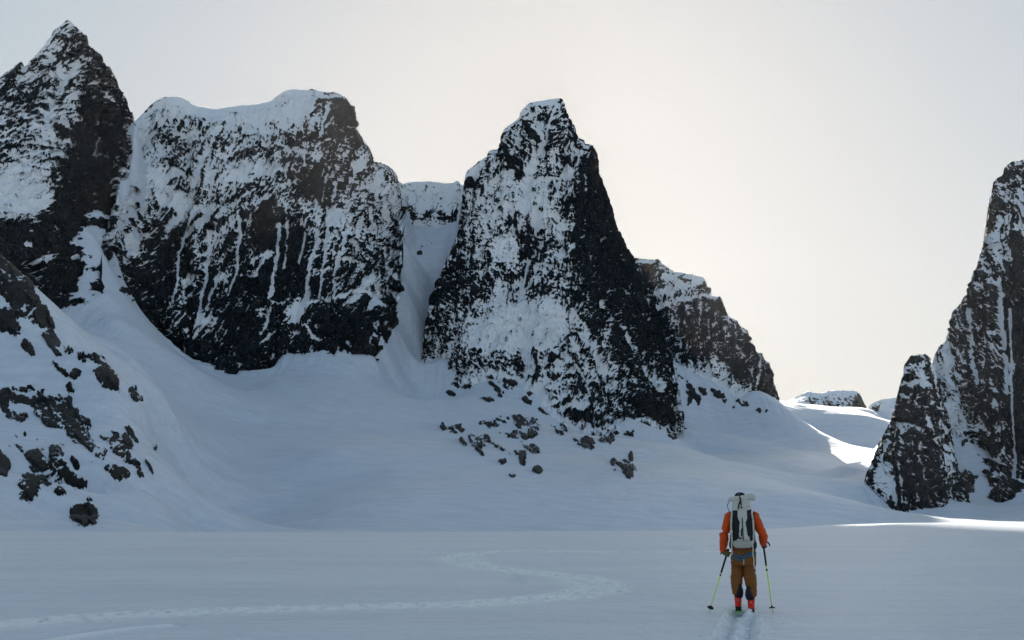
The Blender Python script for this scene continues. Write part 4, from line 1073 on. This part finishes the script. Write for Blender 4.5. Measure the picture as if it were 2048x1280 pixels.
for k, (pts, r_) in enumerate((([(-.150, -.30, 1.52), (-.165, -.31, 1.35), (-.158, -.315, 1.20), (-.168, -.30, 1.05), (-.165, -.28, .93), (-.172, -.26, .90)], .010), ([(.150, -.31, 1.13), (.158, -.30, 1.0), (.150, -.29, .92), (.165, -.27, .84), (.160, -.26, .76), (.172, -.25, .69)], .009), ([(-.150, -.33, 1.42), (-.172, -.325, 1.33), (-.150, -.325, 1.26), (-.170, -.32, 1.18)], .008))):
    part('rope', [tube(pts, r_, 8)], M_CREAM, pack)
part('ice_tool', [tube([(.180, -.22, 1.02), (.188, -.24, 1.25), (.178, -.24, 1.50)], .011, 8), tube([(.178, -.24, 1.50), (.20, -.23, 1.545), (.218, -.16, 1.56)], [.012, .011, .006], 8)], M_BLACK, pack)

# -- ski poles
for tip, top, lab, ax in ((TL, HL, 'lime ski pole slanting out on the skier\'s left, its round basket seen flat', axL), (TR, HR, 'lime ski pole held nearly upright on the skier\'s right', axR)):
    pole = bpy.data.objects.new('ski_pole', None); C.objects.link(pole); place(pole)
    tag(pole, lab, 'ski pole', 'ski poles planted either side of the skier')
    at_ = lambda d: tip + ax * d
    Ln = (top - tip).length
    part('shaft', [tube([at_(.03), at_(.5), at_(Ln - .20)], [.0068, .009, .0105], 12)], M_LIME, pole)
    part('clamp', [tube([at_(Ln * .62), at_(Ln * .62 + .03)], [.014, .014], 10)], M_BLACK, pole)
    part('grip', [tube([at_(Ln - .32), at_(Ln - .30), at_(Ln - .08), at_(Ln - .03), at_(Ln + .04), at_(Ln + .065), at_(Ln + .08)], [.013, .0155, .0155, .017, .015, .021, .012], 12)], M_BLACK, pole)
    sg = -1 if tip.x < 0 else 1
    part('wrist_strap', [tube([at_(Ln + .055), at_(Ln + .06) + Vector((sg * .05, -.02, .005)), at_(Ln + .045) + Vector((sg * .085, -.03, -.005)), at_(Ln + .01) + Vector((sg * .105, -.03, -.02))], [(.008, .012), (.007, .013), (.006, .013), (.003, .008)], 8)], M_BLACK, pole)
    a = ax.cross(Vector((0, 1, 0))).normalized(); b = a.cross(ax).normalized()
    cen = at_(.085)
    if tip.x < 0: n1, r1 = (ax + Vector((0, -.55, 0))).normalized(), .052
    else: n1, r1 = (ax * 1.0 + Vector((0, .05, 0))).normalized(), .05
    part('basket', [tube([cen - n1 * .006, cen + n1 * .006], [r1, r1 * .92], 20), tube([cen, cen + n1 * .03], [.02, .013], 12)], M_BLACK, pole)
    part('tip', [tube([at_(.0), at_(.05)], [.002, .006], 8)], M_STEEL, pole)

# -- skis
for (x, y, z), lab in ((AL, 'left ski, a step ahead, its tail just behind the red boot'), (AR, 'right ski, the one nearer the camera, with its tail in the track')):
    sk = bpy.data.objects.new('ski', None); C.objects.link(sk); place(sk)
    tag(sk, lab, 'ski', 'pair of touring skis on the skier\'s feet')
    ys = np.linspace(-.14, 1.42, 22)
    vt, fs = [], []
    for yy in ys:
        q = (yy + .14) / 1.56
        w = .046 + .012 * (2 * q - 1) ** 2
        if q > .93: w *= math.sqrt(max(1 - ((q - .93) / .072) ** 2, .02))
        if q < .03: w *= .8
        zz = .012 + (.11 * ((q - .86) / .14) ** 2 if q > .86 else 0) + .01
        for dx, dz in ((-w, 0), (w, 0), (w, .011), (-w, .011)): vt.append(Vector((x + dx, y + yy, zz + dz)))
    for i in range(len(ys) - 1):
        for k in range(4):
            k2 = (k + 1) % 4; fs.append((i * 4 + k, i * 4 + k2, i * 4 + 4 + k2, i * 4 + 4 + k))
    fs.append((3, 2, 1, 0)); n_ = (len(ys) - 1) * 4; fs.append((n_, n_ + 1, n_ + 2, n_ + 3))
    part('blade', [(vt, fs)], M_GREEN, sk, flat=True)
    part('tail_pad', [box(x - .045, x + .045, y - .145, y + .16, .033, .039)], M_BLACK, sk, bevel=.003)
    bd_ = part('toe_binding', [box(x - .035, x + .035, y + .15, y + .24, .033, .062), box(x - .045, x - .030, y + .16, y + .20, .05, .085), box(x + .030, x + .045, y + .16, y + .20, .05, .085)], M_STEEL, sk, bevel=.004)
    part('heel_binding', [box(x - .032, x + .032, y - .135, y - .03, .033, .055), body_tube([(x, y - .09, .05, .026, .03), (x, y - .09, .085, .022, .024)]), box(x - .02, x + .02, y - .105, y - .085, .08, .098)], M_BLACK, sk, bevel=.003)

# thin haze in the basin
hz = part('haze', [box(-3100, 3100, -3100, 3100, -90, 700)], M_WHITE, flat=True)
hz.data.materials.clear()
hm = bpy.data.materials.new('haze'); hm.use_nodes = True; hm.node_tree.nodes.clear()
ho = hm.node_tree.nodes.new('ShaderNodeOutputMaterial'); hv = hm.node_tree.nodes.new('ShaderNodeVolumePrincipled')
hv.inputs['Density'].default_value = 0.0000045; hv.inputs['Color'].default_value = (0.95, 0.96, 1.0, 1); hv.inputs['Anisotropy'].default_value = 0.7
hm.node_tree.links.new(hv.outputs[0], ho.inputs[1]); hz.data.materials.append(hm)
tag(hz, 'thin even haze filling the glacier basin', 'haze', kind='stuff')
